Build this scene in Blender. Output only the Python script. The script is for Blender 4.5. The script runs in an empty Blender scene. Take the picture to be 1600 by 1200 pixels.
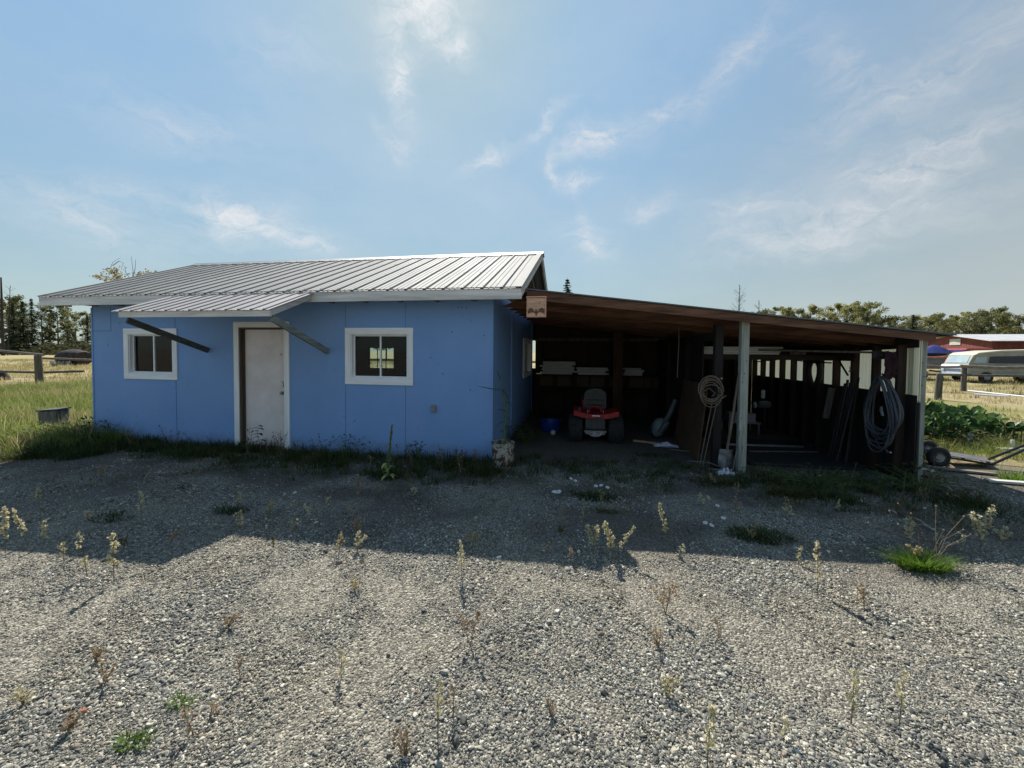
import bpy, math, random
from mathutils import Vector, Matrix, noise as mnoise
R = math.radians; PI = math.pi
random.seed(7)
S = bpy.context.scene
COL = S.collection

# ------------------------------------------------------------------ camera
YAW, PIT, ROLL = R(9.70), R(1.759), R(0.49)
F_PX, CX, CY, CZ, SY = 620.25, 1.324, -5.965, 1.70, -31.2
fw = Vector((-math.sin(YAW)*math.cos(PIT), math.cos(YAW)*math.cos(PIT), -math.sin(PIT)))
rt = Vector((math.cos(YAW), math.sin(YAW), 0)); up = rt.cross(fw)
rt2 = rt*math.cos(ROLL)+up*math.sin(ROLL); up2 = up*math.cos(ROLL)-rt*math.sin(ROLL)
cam = bpy.data.cameras.new("camera"); co = bpy.data.objects.new("camera", cam); COL.objects.link(co)
cam.sensor_width = 36; cam.lens = F_PX/1600*36; cam.shift_y = SY/1600
cam.clip_start = 0.05; cam.clip_end = 3000
M3 = Matrix((rt2, up2, -fw)).transposed().to_4x4(); M3.translation = Vector((CX, CY, CZ)); co.matrix_world = M3
S.camera = co
def ray(px, py): return fw+rt2*((px-800)/F_PX)-up2*((py-600-SY)/F_PX)
O3 = Vector((CX, CY, CZ))
def D(px, py, d): return O3+ray(px, py)*d
def G(px, py):
    r = ray(px, py); return O3+r*(-O3.z/r.z)
def YP(px, py, y):
    r = ray(px, py); return O3+r*((y-O3.y)/r.y)

# ------------------------------------------------------------------ materials
MATS = {}
def nt(m): return m.node_tree.nodes, m.node_tree.links
def base_mat(name):
    m = bpy.data.materials.new(name); m.use_nodes = True
    n, l = nt(m); b = n["Principled BSDF"]; MATS[name] = m
    return m, n, l, b
def coords(n, kind='Object'):
    if kind == 'Position':
        g = n.new("ShaderNodeNewGeometry"); return g.outputs['Position']
    return n.new("ShaderNodeTexCoord").outputs[kind]
def ramp(n, l, fac, stops, interp='LINEAR'):
    r = n.new("ShaderNodeValToRGB"); r.color_ramp.interpolation = interp
    e = r.color_ramp.elements
    while len(e) < len(stops): e.new(0.5)
    for i, (p, c) in enumerate(stops):
        e[i].position = p; e[i].color = (c[0], c[1], c[2], 1) if not isinstance(c, float) else (c, c, c, 1)
    l.new(fac, r.inputs[0]); return r.outputs[0]
def noise(n, l, vec, scale, detail=4, rough=.6, dist=0, stretch=None):
    if stretch:
        mp = n.new("ShaderNodeMapping"); mp.inputs['Scale'].default_value = stretch; l.new(vec, mp.inputs[0]); vec = mp.outputs[0]
    t = n.new("ShaderNodeTexNoise"); t.inputs['Scale'].default_value = scale; t.inputs['Detail'].default_value = detail
    t.inputs['Roughness'].default_value = rough; t.inputs['Distortion'].default_value = dist
    l.new(vec, t.inputs['Vector']); return t.outputs[0]
def mix(n, l, fac, a, b, mode='MIX'):
    m = n.new("ShaderNodeMix"); m.data_type = 'RGBA'; m.blend_type = mode
    for s, v in ((m.inputs[0], fac), (m.inputs[6], a), (m.inputs[7], b)):
        if hasattr(v, 'is_linked'): l.new(v, s)
        elif isinstance(v, (int, float)): s.default_value = v
        else: s.default_value = (v[0], v[1], v[2], 1)
    return m.outputs[2]
def math_(n, l, op, a, b=None, c=None):
    m = n.new("ShaderNodeMath"); m.operation = op
    for i, v in enumerate((a, b, c)):
        if v is None: continue
        if hasattr(v, 'is_linked'): l.new(v, m.inputs[i])
        else: m.inputs[i].default_value = v
    return m.outputs[0]
def bump(n, l, b, h, strength=.3, dist=.01):
    bp = n.new("ShaderNodeBump"); bp.inputs['Strength'].default_value = strength; bp.inputs['Distance'].default_value = dist
    l.new(h, bp.inputs['Height']); l.new(bp.outputs[0], b.inputs['Normal'])
def sc(c, k): return tuple(min(1, x*k) for x in c)
def pm(name, col, rough=.7, var=.25, scale=6, stretch=None, bstr=.2, bdist=.004, metal=0, col2=None, th=(.35, .65), spec=.4, kind='Object'):
    m, n, l, b = base_mat(name)
    v = coords(n, kind); f = noise(n, l, v, scale, 6, .65, .2, stretch)
    c2 = col2 or sc(col, 1-var*1.3)
    c = ramp(n, l, f, [(th[0], c2), (th[1], sc(col, 1+var*.4))])
    l.new(c, b.inputs['Base Color']); b.inputs['Roughness'].default_value = rough; b.inputs['Metallic'].default_value = metal
    b.inputs['Specular IOR Level'].default_value = spec
    f2 = noise(n, l, v, scale*5, 4, .7, 0, stretch)
    if bstr: bump(n, l, b, f2, bstr, bdist)
    return m
def leaf_mat(name, cols, trans=.35, rough=.6, per='Object'):
    m, n, l, b = base_mat(name)
    v = coords(n, 'Object'); f = noise(n, l, v, 1.3 if per == 'tree' else 9, 3, .7)
    oi = n.new("ShaderNodeObjectInfo").outputs['Random']
    g = n.new("ShaderNodeNewGeometry"); rpi = g.outputs['Random Per Island']
    s = math_(n, l, 'MULTIPLY_ADD', rpi, .45, math_(n, l, 'MULTIPLY_ADD', f, .6, math_(n, l, 'MULTIPLY', oi, .3)))
    s = math_(n, l, 'MULTIPLY_ADD', s, .85, -.1)
    k = len(cols)-1
    c = ramp(n, l, s, [(i/k, cc) for i, cc in enumerate(cols)])
    l.new(c, b.inputs['Base Color']); b.inputs['Roughness'].default_value = rough; b.inputs['Specular IOR Level'].default_value = .16
    t = n.new("ShaderNodeBsdfTranslucent"); l.new(c, t.inputs[0])
    ms = n.new("ShaderNodeMixShader"); ms.inputs[0].default_value = trans
    l.new(b.outputs[0], ms.inputs[1]); l.new(t.outputs[0], ms.inputs[2]); l.new(ms.outputs[0], n["Material Output"].inputs[0])
    return m

def blue_wall_mat():
    m, n, l, b = base_mat('blue_painted_board')
    v = coords(n, 'Position')
    f = noise(n, l, v, 1.1, 4, .6); f2 = noise(n, l, v, 16, 5, .75, .4); f3 = noise(n, l, v, 75, 3, .7)
    c = ramp(n, l, f, [(.3, (.180, .330, .620)), (.7, (.210, .375, .680))])
    c = mix(n, l, math_(n, l, 'MULTIPLY', f2, .30), c, (.125, .24, .48))
    chip = ramp(n, l, noise(n, l, v, 21, 2, .5, 1.2), [(.735, (0., 0., 0.)), (.755, (1., 1., 1.))])
    c = mix(n, l, math_(n, l, 'MULTIPLY', chip, .75), c, (.035, .05, .085))
    scuff = ramp(n, l, noise(n, l, v, 6, 6, .8, .8, (2, 2, .5)), [(.66, (0., 0., 0.)), (.73, (1., 1., 1.))])
    c = mix(n, l, math_(n, l, 'MULTIPLY', scuff, .22), c, (.17, .27, .45))
    sx = n.new("ShaderNodeSeparateXYZ"); l.new(v, sx.inputs[0])
    low = n.new("ShaderNodeMapRange"); low.inputs[1].default_value = .42; low.inputs[2].default_value = .0
    l.new(sx.outputs[2], low.inputs[0])
    spl = ramp(n, l, math_(n, l, 'MULTIPLY', low.outputs[0], noise(n, l, v, 9, 6, .8)), [(.2, (0., 0., 0.)), (.6, (1., 1., 1.))])
    c = mix(n, l, math_(n, l, 'MULTIPLY', spl, .8), c, (.12, .125, .13))
    fd = ramp(n, l, noise(n, l, v, .7, 5, .7, .6, (1, 1, .35)), [(.42, (0., 0., 0.)), (.72, (1., 1., 1.))]); c = mix(n, l, math_(n, l, 'MULTIPLY', fd, .30), c, (.27, .38, .58))
    l.new(c, b.inputs['Base Color']); b.inputs['Roughness'].default_value = .62; b.inputs['Specular IOR Level'].default_value = .25
    h = math_(n, l, 'MULTIPLY_ADD', f2, .7, math_(n, l, 'MULTIPLY', f3, .4))
    bump(n, l, b, h, .5, .006); return m
BLUE = blue_wall_mat()
def wood(name, col, rough=.8, axis='Z', scale=7, var=.35, bstr=.35):
    st = {'Z': (3, 3, .25), 'X': (.25, 3, 3), 'Y': (3, .25, 3)}[axis]
    return pm(name, col, rough, var, scale, st, bstr, .004, spec=.25, kind='Position')
WHITE_TRIM = wood('white_trim_paint', (.86, .87, .88), .55, 'X', 5, .12, .15)
WHITE_TRIMV = wood('white_trim_paint_upright', (.86, .87, .88), .55, 'Z', 5, .12, .15)
DOORM = pm('beige_door_paint', (.74, .68, .67), .5, .10, 2.5, None, .05)
FASCIA = wood('grey_primed_fascia', (.74, .71, .67), .75, 'X', 4, .25)
FASCIAY = wood('grey_primed_rake', (.55, .53, .50), .75, 'Y', 4, .3)
DKWOOD = wood('dark_wood_painted_shade', (.028, .024, .022), .85, 'Z')  # near-black albedo that puts the shed's inner darkness into the wood
DKWOODX = wood('dark_old_lumber', (.040, .028, .02), .85, 'X')
REDWOOD = wood('reddish_brown_lumber', (.17, .085, .050), .75, 'X', 5, .55)
REDWOODY = wood('reddish_brown_purlin', (.12, .06, .036), .75, 'Y', 5, .45)
POSTM = wood('weathered_green_grey_post', (.35, .37, .32), .8, 'Z', 9, .28, .6)
BRACEM = wood('dark_green_grey_brace', (.10, .11, .10), .8, 'Y', 8, .35)
OLDWOOD = wood('silvered_fence_wood', (.22, .19, .16), .85, 'X', 6, .4)
OLDWOODZ = wood('silvered_fence_post_wood', (.13, .12, .105), .85, 'Z', 6, .4)
NEWWOOD = wood('fresh_pine_board', (.42, .27, .16), .7, 'X', 9, .25)
OSB = pm('strand_board', (.13, .085, .045), .8, .5, 30, (1, 1, 2), .4, .004)
PLYBR = pm('brown_hardboard', (.085, .048, .026), .7, .3, 5, None, .15)
DARKIN = pm('dark_lining_painted_shade', (.014, .013, .013), .9, .3, 5)  # darkness of the unlit inside is put into this colour
WBOARD = wood('off_white_painted_board', (.50, .50, .46), .6, 'X', 8, .15, .2)
BLACK = pm('black_rubber', (.018, .018, .02), .75, .3, 20)
TYRE = pm('dusty_tyre_rubber', (.028, .028, .028), .85, .4, 15)
BLKMET = pm('black_painted_metal', (.02, .02, .022), .45, .4, 15, metal=.3)
GREYMET = pm('dull_grey_metal', (.28, .29, .30), .5, .3, 12, metal=.7)
REDP = pm('red_tractor_paint', (.38, .016, .022), .42, .45, 14, None, .10)
SEATM = pm('black_seat_vinyl', (.03, .034, .034), .5, .3, 14)
HOSEM = pm('blue_grey_hose_rubber', (.075, .08, .092), .5, .2, 20, None, .05)
WIREM = pm('pale_brown_rope', (.17, .13, .095), .8, .2, 30)
BLUETUB = pm('blue_plastic', (.015, .05, .28), .4, .15, 8, None, .02)
GREYPL = pm('grey_green_plastic', (.16, .20, .20), .45, .25, 8, None, .05)
WHITEPL = pm('white_plastic', (.65, .66, .70), .5, .12, 10, None, .05)
CLOTHW = pm('white_rag_cloth', (.60, .60, .68), .9, .15, 14)
CLOTHR = pm('dark_red_cloth', (.040, .012, .017), .9, .3, 14)
CLOTHD = pm('dark_leather', (.028, .022, .022), .6, .3, 14)
RED2 = pm('faded_red_vehicle_paint', (.36, .04, .05), .35, .2, 3, None, .02)
BARNR = wood('barn_red_boards', (.20, .062, .055), .8, 'Z', 3, .35)
BARND = wood('barn_red_boards_painted_shade', (.15, .045, .04), .8, 'Z', 3, .4)  # darker copy of the barn red; the front wall's shade is in the colour
TANP = pm('cream_van_paint', (.52, .49, .38), .45, .15, 1.5, None, .02)
LBLUE = pm('pale_blue_van_paint', (.42, .52, .66), .35, .12, 2, None, .02)
TARP = pm('blue_tarpaulin', (.015, .028, .19), .5, .5, 3, None, .5, .05)
HAYM = pm('old_weathered_hay', (.055, .042, .042), .95, .5, 4, None, .8, .05)
HAYB = pm('pale_hay_twine', (.4, .38, .36), .95, .5, 4, None, .8, .05)
STONE = pm('pale_concrete', (.36, .35, .31), .9, .35, 12, None, .5)
BRICKB = pm('brown_brick', (.13, .085, .075), .9, .35, 12, None, .5)
BATW = wood('fresh_cedar_board', (.72, .44, .31), .7, 'X', 14, .25)
BATD = wood('burnt_wood_cutout', (.20, .10, .06), .8, 'X', 14, .25)
BARK = pm('grey_brown_bark', (.085, .07, .055), .9, .4, 6, (3, 3, .5), .6, .02)
BARKW = pm('pale_aspen_bark', (.38, .36, .30), .85, .4, 5, (1, 1, 3), .3, .01)
SNAG = pm('dark_dead_wood', (.045, .038, .036), .9, .4, 6, (3, 3, .5), .6, .02)
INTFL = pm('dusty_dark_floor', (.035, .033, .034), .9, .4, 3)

def rust_white():
    m, n, l, b = base_mat('chipped_white_enamel_with_rust')
    v = coords(n, 'Object'); f = noise(n, l, v, 11, 5, .7, .8); f2 = noise(n, l, v, 40, 3, .6)
    s = math_(n, l, 'MULTIPLY_ADD', f2, .35, math_(n, l, 'MULTIPLY', f, .75))
    c = ramp(n, l, s, [(.0, (.42, .41, .36)), (.53, (.33, .32, .27)), (.555, (.10, .045, .03)), (.70, (.03, .018, .015))])
    l.new(c, b.inputs['Base Color']); b.inputs['Roughness'].default_value = .6; bump(n, l, b, s, .3, .004); return m
RUSTW = rust_white()
def galv(name, col, rough=.38, metal=.75):
    m, n, l, b = base_mat(name); v = coords(n, 'Position'); b.inputs['Specular IOR Level'].default_value = .3
    f = noise(n, l, v, 2.2, 5, .65, .3, (1, .35, 1)); f2 = noise(n, l, v, 34, 3, .7)
    c = ramp(n, l, f, [(.3, sc(col, .80)), (.7, sc(col, 1.05))])
    c = mix(n, l, math_(n, l, 'MULTIPLY', f2, .18), c, sc(col, .5))
    sxx = n.new("ShaderNodeSeparateXYZ"); l.new(v, sxx.inputs[0]); fl_ = math_(n, l, 'FLOOR', math_(n, l, 'DIVIDE', sxx.outputs[0], .87)); wn_ = n.new("ShaderNodeTexWhiteNoise"); wn_.noise_dimensions = '1D'; l.new(fl_, wn_.inputs['W'])
    c = mix(n, l, math_(n, l, 'MULTIPLY', wn_.outputs['Value'], .30), c, sc(col, .62))
    st_n = noise(n, l, v, 9, 5, .8, .3, (1.6, .12, 1)); c = mix(n, l, ramp(n, l, st_n, [(.50, (0., 0., 0.)), (.75, (.5, .5, .5))]), c, (.26, .24, .215))
    rs = ramp(n, l, noise(n, l, v, 8, 4, .8, .6, (1, .2, 1)), [(.70, (0., 0., 0.)), (.78, (1., 1., 1.))])
    c = mix(n, l, math_(n, l, 'MULTIPLY', rs, .35), c, (.22, .18, .15))
    l.new(c, b.inputs['Base Color']); b.inputs['Metallic'].default_value = metal
    rr = math_(n, l, 'MULTIPLY_ADD', f, .22, rough-.1); l.new(rr, b.inputs['Roughness'])
    bump(n, l, b, noise(n, l, v, 3.5, 3, .6, 0, (1, .5, 1)), .25, .01); return m
GALV = galv('galvanised_roof_sheet', (.385, .38, .36), .8, .0)
DKROOF = galv('tarnished_shed_roof_sheet', (.16, .165, .17), .5, .4)
BARNROOF = galv('pale_barn_roof_sheet', (.62, .62, .63), .5, .3)
def fibre():
    m, n, l, b = base_mat('translucent_cream_fibreglass')
    v = coords(n, 'Position'); f = noise(n, l, v, 2.2, 4, .6, 0, (1, 1, .4))
    c = ramp(n, l, f, [(.3, (.93, .92, .76)), (.7, (.99, .99, .90))])
    l.new(c, b.inputs['Base Color']); b.inputs['Roughness'].default_value = .5
    t = n.new("ShaderNodeBsdfTranslucent"); l.new(c, t.inputs[0])
    ms = n.new("ShaderNodeMixShader"); ms.inputs[0].default_value = .96
    l.new(b.outputs[0], ms.inputs[1]); l.new(t.outputs[0], ms.inputs[2]); l.new(ms.outputs[0], n["Material Output"].inputs[0]); return m
FIBRE = fibre()
def glassm(name, tint=(.8, .85, .85), refl=.12):
    m = bpy.data.materials.new(name); m.use_nodes = True; n, l = nt(m); n.remove(n["Principled BSDF"])
    t = n.new("ShaderNodeBsdfTransparent"); t.inputs[0].default_value = (*tint, 1)
    g = n.new("ShaderNodeBsdfGlossy"); g.inputs['Roughness'].default_value = .03
    fr = n.new("ShaderNodeFresnel"); fr.inputs[0].default_value = 1.40
    v = coords(n, 'Object'); bp = n.new("ShaderNodeBump"); bp.inputs['Strength'].default_value = .04; l.new(noise(n, l, v, 3, 2), bp.inputs['Height'])
    l.new(bp.outputs[0], g.inputs['Normal'])
    ms = n.new("ShaderNodeMixShader"); bf = n.new('ShaderNodeNewGeometry'); l.new(math_(n, l, 'MULTIPLY', fr.outputs[0], math_(n, l, 'SUBTRACT', 1.0, bf.outputs['Backfacing'])), ms.inputs[0]); l.new(t.outputs[0], ms.inputs[1]); l.new(g.outputs[0], ms.inputs[2])
    l.new(ms.outputs[0], n["Material Output"].inputs[0]); return m
GLASS = glassm('window_glass')
VGLASS = pm('dark_vehicle_glass', (.02, .03, .05), .12, .2, 3, None, 0)
VGLASS2 = pm('pale_glass_painted_reflection', (.35, .45, .50), .15, .1, 3, None, 0)  # reflection is put into the pale base colour

# ------------------------------------------------------------------ mesh builder
class MB:
    def __init__(s): s.v = []; s.f = []
    def add(s, vs, fs):
        o = len(s.v); s.v += [Vector(a) for a in vs]; s.f += [tuple(i+o for i in f) for f in fs]; return s
    def box(s, a, b, rot=None, piv=None, bev=0):
        (x0, y0, z0), (x1, y1, z1) = a, b
        x0, x1 = min(x0, x1), max(x0, x1); y0, y1 = min(y0, y1), max(y0, y1); z0, z1 = min(z0, z1), max(z0, z1)
        if bev <= 0 or min(x1-x0, y1-y0, z1-z0) < 2.2*bev:
            vs = [(x, y, z) for z in (z0, z1) for x, y in ((x0, y0), (x1, y0), (x1, y1), (x0, y1))]
            fs = [(0, 3, 2, 1), (4, 5, 6, 7), (0, 1, 5, 4), (1, 2, 6, 5), (2, 3, 7, 6), (3, 0, 4, 7)]
        else:
            import bmesh
            bm = bmesh.new(); bmesh.ops.create_cube(bm, size=1)
            for v in bm.verts: v.co = Vector(((x0+x1)/2+v.co.x*(x1-x0), (y0+y1)/2+v.co.y*(y1-y0), (z0+z1)/2+v.co.z*(z1-z0)))
            bmesh.ops.bevel(bm, geom=bm.edges[:], offset=bev, segments=2, affect='EDGES', profile=.5)
            bm.verts.index_update(); vs = [v.co.copy() for v in bm.verts]; fs = [tuple(v.index for v in f.verts) for f in bm.faces]; bm.free()
        if rot:
            p = Vector(piv or ((x0+x1)/2, (y0+y1)/2, (z0+z1)/2)); m = rot
            vs = [p+m@(Vector(v)-p) for v in vs]
        return s.add(vs, fs)
    def beam(s, p, q, w, h, upv=(0, 0, 1), bev=0):      # a board from p to q, centred
        p, q = Vector(p), Vector(q); d = (q-p); L = d.length; d.normalize(); u = Vector(upv); r = d.cross(u)
        if r.length < 1e-4: r = d.cross(Vector((1, 0, 0)))
        r.normalize(); u = r.cross(d)
        t = MB().box((0, -w/2, -h/2), (L, w/2, h/2), bev=bev)
        return s.add([p+d*a.x-r*a.y*1.0+u*a.z for a in t.v], [tuple(f) for f in t.f])
    def tube(s, pts, rad, n=8, cap=True):
        pts = [Vector(p) for p in pts]; rs = rad if isinstance(rad, (list, tuple)) else [rad]*len(pts)
        vs, fs = [], []; pr = None
        for i, p in enumerate(pts):
            d = (pts[min(i+1, len(pts)-1)]-pts[max(i-1, 0)])
            if d.length < 1e-9: d = Vector((0, 0, 1))
            d.normalize()
            if pr is None:
                a = d.orthogonal().normalized()
            else:
                a = (pr-d*pr.dot(d))
                a = a.normalized() if a.length > 1e-6 else d.orthogonal().normalized()
            pr = a; b = d.cross(a)
            for k in range(n): t = 2*PI*k/n; vs.append(p+(a*math.cos(t)+b*math.sin(t))*rs[i])
        for i in range(len(pts)-1):
            for k in range(n): fs.append((i*n+k, i*n+(k+1) % n, (i+1)*n+(k+1) % n, (i+1)*n+k))
        if cap: fs.append(tuple(range(n))[::-1]); fs.append(tuple((len(pts)-1)*n+k for k in range(n)))
        return s.add(vs, fs)
    def lathe(s, c, prof, n=24, axis='Z', cap=True):     # prof = [(radius, height)]
        c = Vector(c); vs, fs = [], []
        for r, h in prof:
            for k in range(n):
                t = 2*PI*k/n; a, b = r*math.cos(t), r*math.sin(t)
                vs.append(c+Vector({'Z': (a, b, h), 'X': (h, a, b), 'Y': (b, h, a)}[axis]))
        for i in range(len(prof)-1):
            for k in range(n): fs.append((i*n+k, i*n+(k+1) % n, (i+1)*n+(k+1) % n, (i+1)*n+k))
        if cap:
            fs.append(tuple(range(n))[::-1]); fs.append(tuple((len(prof)-1)*n+k for k in range(n)))
        return s.add(vs, fs)
    def prism(s, poly, axis, a, b):                      # poly in the two other axes, extruded a..b
        n = len(poly); vs = []
        for t in (a, b):
            for u, v in poly: vs.append({'X': (t, u, v), 'Y': (u, t, v), 'Z': (u, v, t)}[axis])
        fs = [tuple(range(n))[::-1], tuple(range(n, 2*n))]+[(i, (i+1) % n, n+(i+1) % n, n+i) for i in range(n)]
        return s.add(vs, fs)
    def quad(s, c, u, v): c, u, v = Vector(c), Vector(u), Vector(v); return s.add([c-u-v, c+u-v, c+u+v, c-u+v], [(0, 1, 2, 3)])
    def mesh(s, name, mat, off=Vector((0, 0, 0)), smooth=False, fix=True):
        me = bpy.data.meshes.new(name); me.from_pydata([tuple(v-off) for v in s.v], [], s.f); me.update()
        if fix and len(s.f) < 30000:
            import bmesh
            bm = bmesh.new(); bm.from_mesh(me); bmesh.ops.recalc_face_normals(bm, faces=bm.faces); bm.to_mesh(me); bm.free()
        if mat: me.materials.append(mat)
        if smooth:
            me.polygons.foreach_set('use_smooth', [True]*len(me.polygons))
            try: me.set_sharp_from_angle(angle=R(35))
            except Exception: pass
        return me
WLOC = {}
SPLIT = {'stud', 'panel_seam', 'corner_batten', 'side_batten', 'nail_hole', 'hinge', 'purlin', 'side_trim', 'rafter_tail', 'gable_framing', 'wall_panel', 'bolt', 'wire', 'fender_peg', 'canopy_frame', 'knot', 'piping', 'socket_lid', 'crossbar', 'batten', 'gable_board'}
def pieces(mb):
    par = list(range(len(mb.v)))
    def find(a):
        while par[a] != a: par[a] = par[par[a]]; a = par[a]
        return a
    for f in mb.f:
        r = find(f[0])
        for i in f[1:]: par[find(i)] = r
    gs = {}
    for f in mb.f: gs.setdefault(find(f[0]), []).append(f)
    for fs in gs.values():
        idx = sorted({i for f in fs for i in f}); m = {i: k for k, i in enumerate(idx)}; q = MB(); q.v = [mb.v[i] for i in idx]; q.f = [tuple(m[i] for i in f) for f in fs]; yield q
def build(mb, name, mat, parent=None, at=None, smooth=False, fix=True, split=None):
    if split is None and parent is not None and name in SPLIT: split = True
    if split:
        for q in pieces(mb): o = build(q, name, mat, parent, at, smooth, fix, False)
        return o
    off = Vector(at) if at is not None else (WLOC[parent.name] if parent else Vector((0, 0, 0)))
    o = bpy.data.objects.new(name, mb.mesh(name, mat, off, smooth, fix)); COL.objects.link(o)
    if parent:
        o.parent = parent; o.location = off-WLOC[parent.name]
    else: o.location = off
    WLOC[o.name] = off; return o
def tag(o, label=None, cat=None, group=None, kind=None):
    if label: o['label'] = label
    if cat: o['category'] = cat
    if group: o['group'] = group
    if kind: o['kind'] = kind
    return o
def thing(name, loc, label, cat, group=None):
    o = bpy.data.objects.new(name, None); COL.objects.link(o); o.location = loc; o.empty_display_size = .1
    WLOC[o.name] = Vector(loc); return tag(o, label, cat, group)
def copy_tree(o, parent=None):
    c = o.copy(); COL.objects.link(c)
    if parent: c.parent = parent
    for ch in list(o.children): copy_tree(ch, c)
    return c

# ------------------------------------------------------------------ ground
def hgt(x, y):
    near = max(0, min(1, (1.2-y)/1.5))*max(0, min(1, (14-abs(x))/4))
    h = mnoise.noise(Vector((x*.55, y*.55, 3.1)))*.035+mnoise.noise(Vector((x*1.9, y*1.9, 7.7)))*.012+mnoise.noise(Vector((x*5, y*5, 1.7)))*.006
    k = 1.0
    if y > -1.0: k = max(.15, 1-(y+1.0)/1.2)
    hh = h*near*k
    far = 0 if y < 6 else min(1, (y-6)/20)
    hh += far*mnoise.noise(Vector((x*.07, y*.07, 9)))*.22
    return hh
def axis_pts(lo, hi, step, ext, g=1.22):
    p = []; v = lo
    while v <= hi: p.append(v); v += step
    s = step; a = p[0]; left = []
    while a > -ext: s *= g; a -= s; left.append(a)
    s = step; a = p[-1]; right = []
    while a < ext: s *= g; a += s; right.append(a)
    return left[::-1]+p+right
def smooth01(a, b, x): t = max(0, min(1, (x-a)/(b-a))); return t*t*(3-2*t)
def grassness(x, y):   # 1 = field soil with grass, 0 = gravel
    n = mnoise.noise(Vector((x*.8, y*.8, 5)))*.55+mnoise.noise(Vector((x*2.7, y*2.7, 8)))*.25
    gl = smooth01(-.5, .5, (-7.35-x)+(y+1.2)*.9+n) if y > -2.3 else 0
    gl = gl if x < -5.5 else 0
    gr = smooth01(-.4, .5, (y-1.1)*.8+n*.9+(x-8)*.25) if x > 5.9 else 0
    gb = 1 if y > 5.6 else 0
    return max(gl, gr, gb)
def dirtness(x, y):    # packed earth in and before the shed and along the wall
    n = mnoise.noise(Vector((x*1.2, y*1.2, 15)))*.5
    d = smooth01(-1.0, .4, y+n)*(1 if -8.2 < x < 6.2 else 0)
    q = mnoise.noise(Vector((x*.75, y*1.1, 55)))+.5*mnoise.noise(Vector((x*2.3, y*2.6, 56)))
    d2 = smooth01(-.12, .45, q+.35*smooth01(-2.6, -.8, y))*smooth01(-3.6, -1.6, y)
    return max(d, d2)
xs = axis_pts(-11, 11, .11, 900); ys = axis_pts(-7, 2.4, .11, 900)
gm = MB(); gm.v = [Vector((x, y, hgt(x, y))) for y in ys for x in xs]
nx = len(xs); gm.f = [(j*nx+i, j*nx+i+1, (j+1)*nx+i+1, (j+1)*nx+i) for j in range(len(ys)-1) for i in range(nx-1)]
def ground_mat():
    m, n, l, b = base_mat('gravel_and_field_soil'); v = coords(n, 'Position')
    ga = n.new("ShaderNodeAttribute"); ga.attribute_name = 'grass'; da = n.new("ShaderNodeAttribute"); da.attribute_name = 'dirt'
    vo = n.new("ShaderNodeTexVoronoi"); vo.inputs['Scale'].default_value = 85; l.new(v, vo.inputs[0])
    sp = n.new("ShaderNodeSeparateColor"); l.new(vo.outputs['Color'], sp.inputs[0])
    stone = ramp(n, l, sp.outputs[0], [(0, (.06, .06, .058)), (.3, (.14, .135, .115)), (.6, (.24, .225, .18)), (.85, (.36, .335, .27)), (1, (.50, .47, .39))])
    big = noise(n, l, v, .9, 5, .65)
    stone = mix(n, l, math_(n, l, 'MULTIPLY', big, .5), stone, (.17, .15, .115))
    dirt = ramp(n, l, noise(n, l, v, 22, 7, .8), [(.3, (.050, .042, .036)), (.55, (.11, .095, .08)), (.7, (.21, .19, .16))])
    c = mix(n, l, math_(n, l, 'MULTIPLY', da.outputs['Fac'], .8), stone, dirt)
    f = noise(n, l, v, .16, 6, .65); ff = noise(n, l, v, 5, 5, .8)
    field = ramp(n, l, f, [(.36, (.40, .33, .20)), (.50, (.36, .30, .17)), (.60, (.24, .24, .085)), (.75, (.16, .19, .055))])
    field = mix(n, l, math_(n, l, 'MULTIPLY', ff, .5), field, (.20, .16, .09))
    c = mix(n, l, ga.outputs['Fac'], c, field)
    l.new(c, b.inputs['Base Color']); b.inputs['Roughness'].default_value = .95; b.inputs['Specular IOR Level'].default_value = .1
    h = math_(n, l, 'MULTIPLY_ADD', vo.outputs['Distance'], -1.0, math_(n, l, 'MULTIPLY', noise(n, l, v, 25, 4, .7), .6))
    bump(n, l, b, h, .9, .012); return m
go = build(gm, 'ground', ground_mat(), fix=False); tag(go, kind='structure')
for nm, fn in (('grass', grassness), ('dirt', dirtness)):
    a = go.data.attributes.new(nm, 'FLOAT', 'POINT'); a.data.foreach_set('value', [fn(v.x, v.y) for v in gm.v])
go.data.polygons.foreach_set('use_smooth', [True]*len(go.data.polygons))

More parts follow.
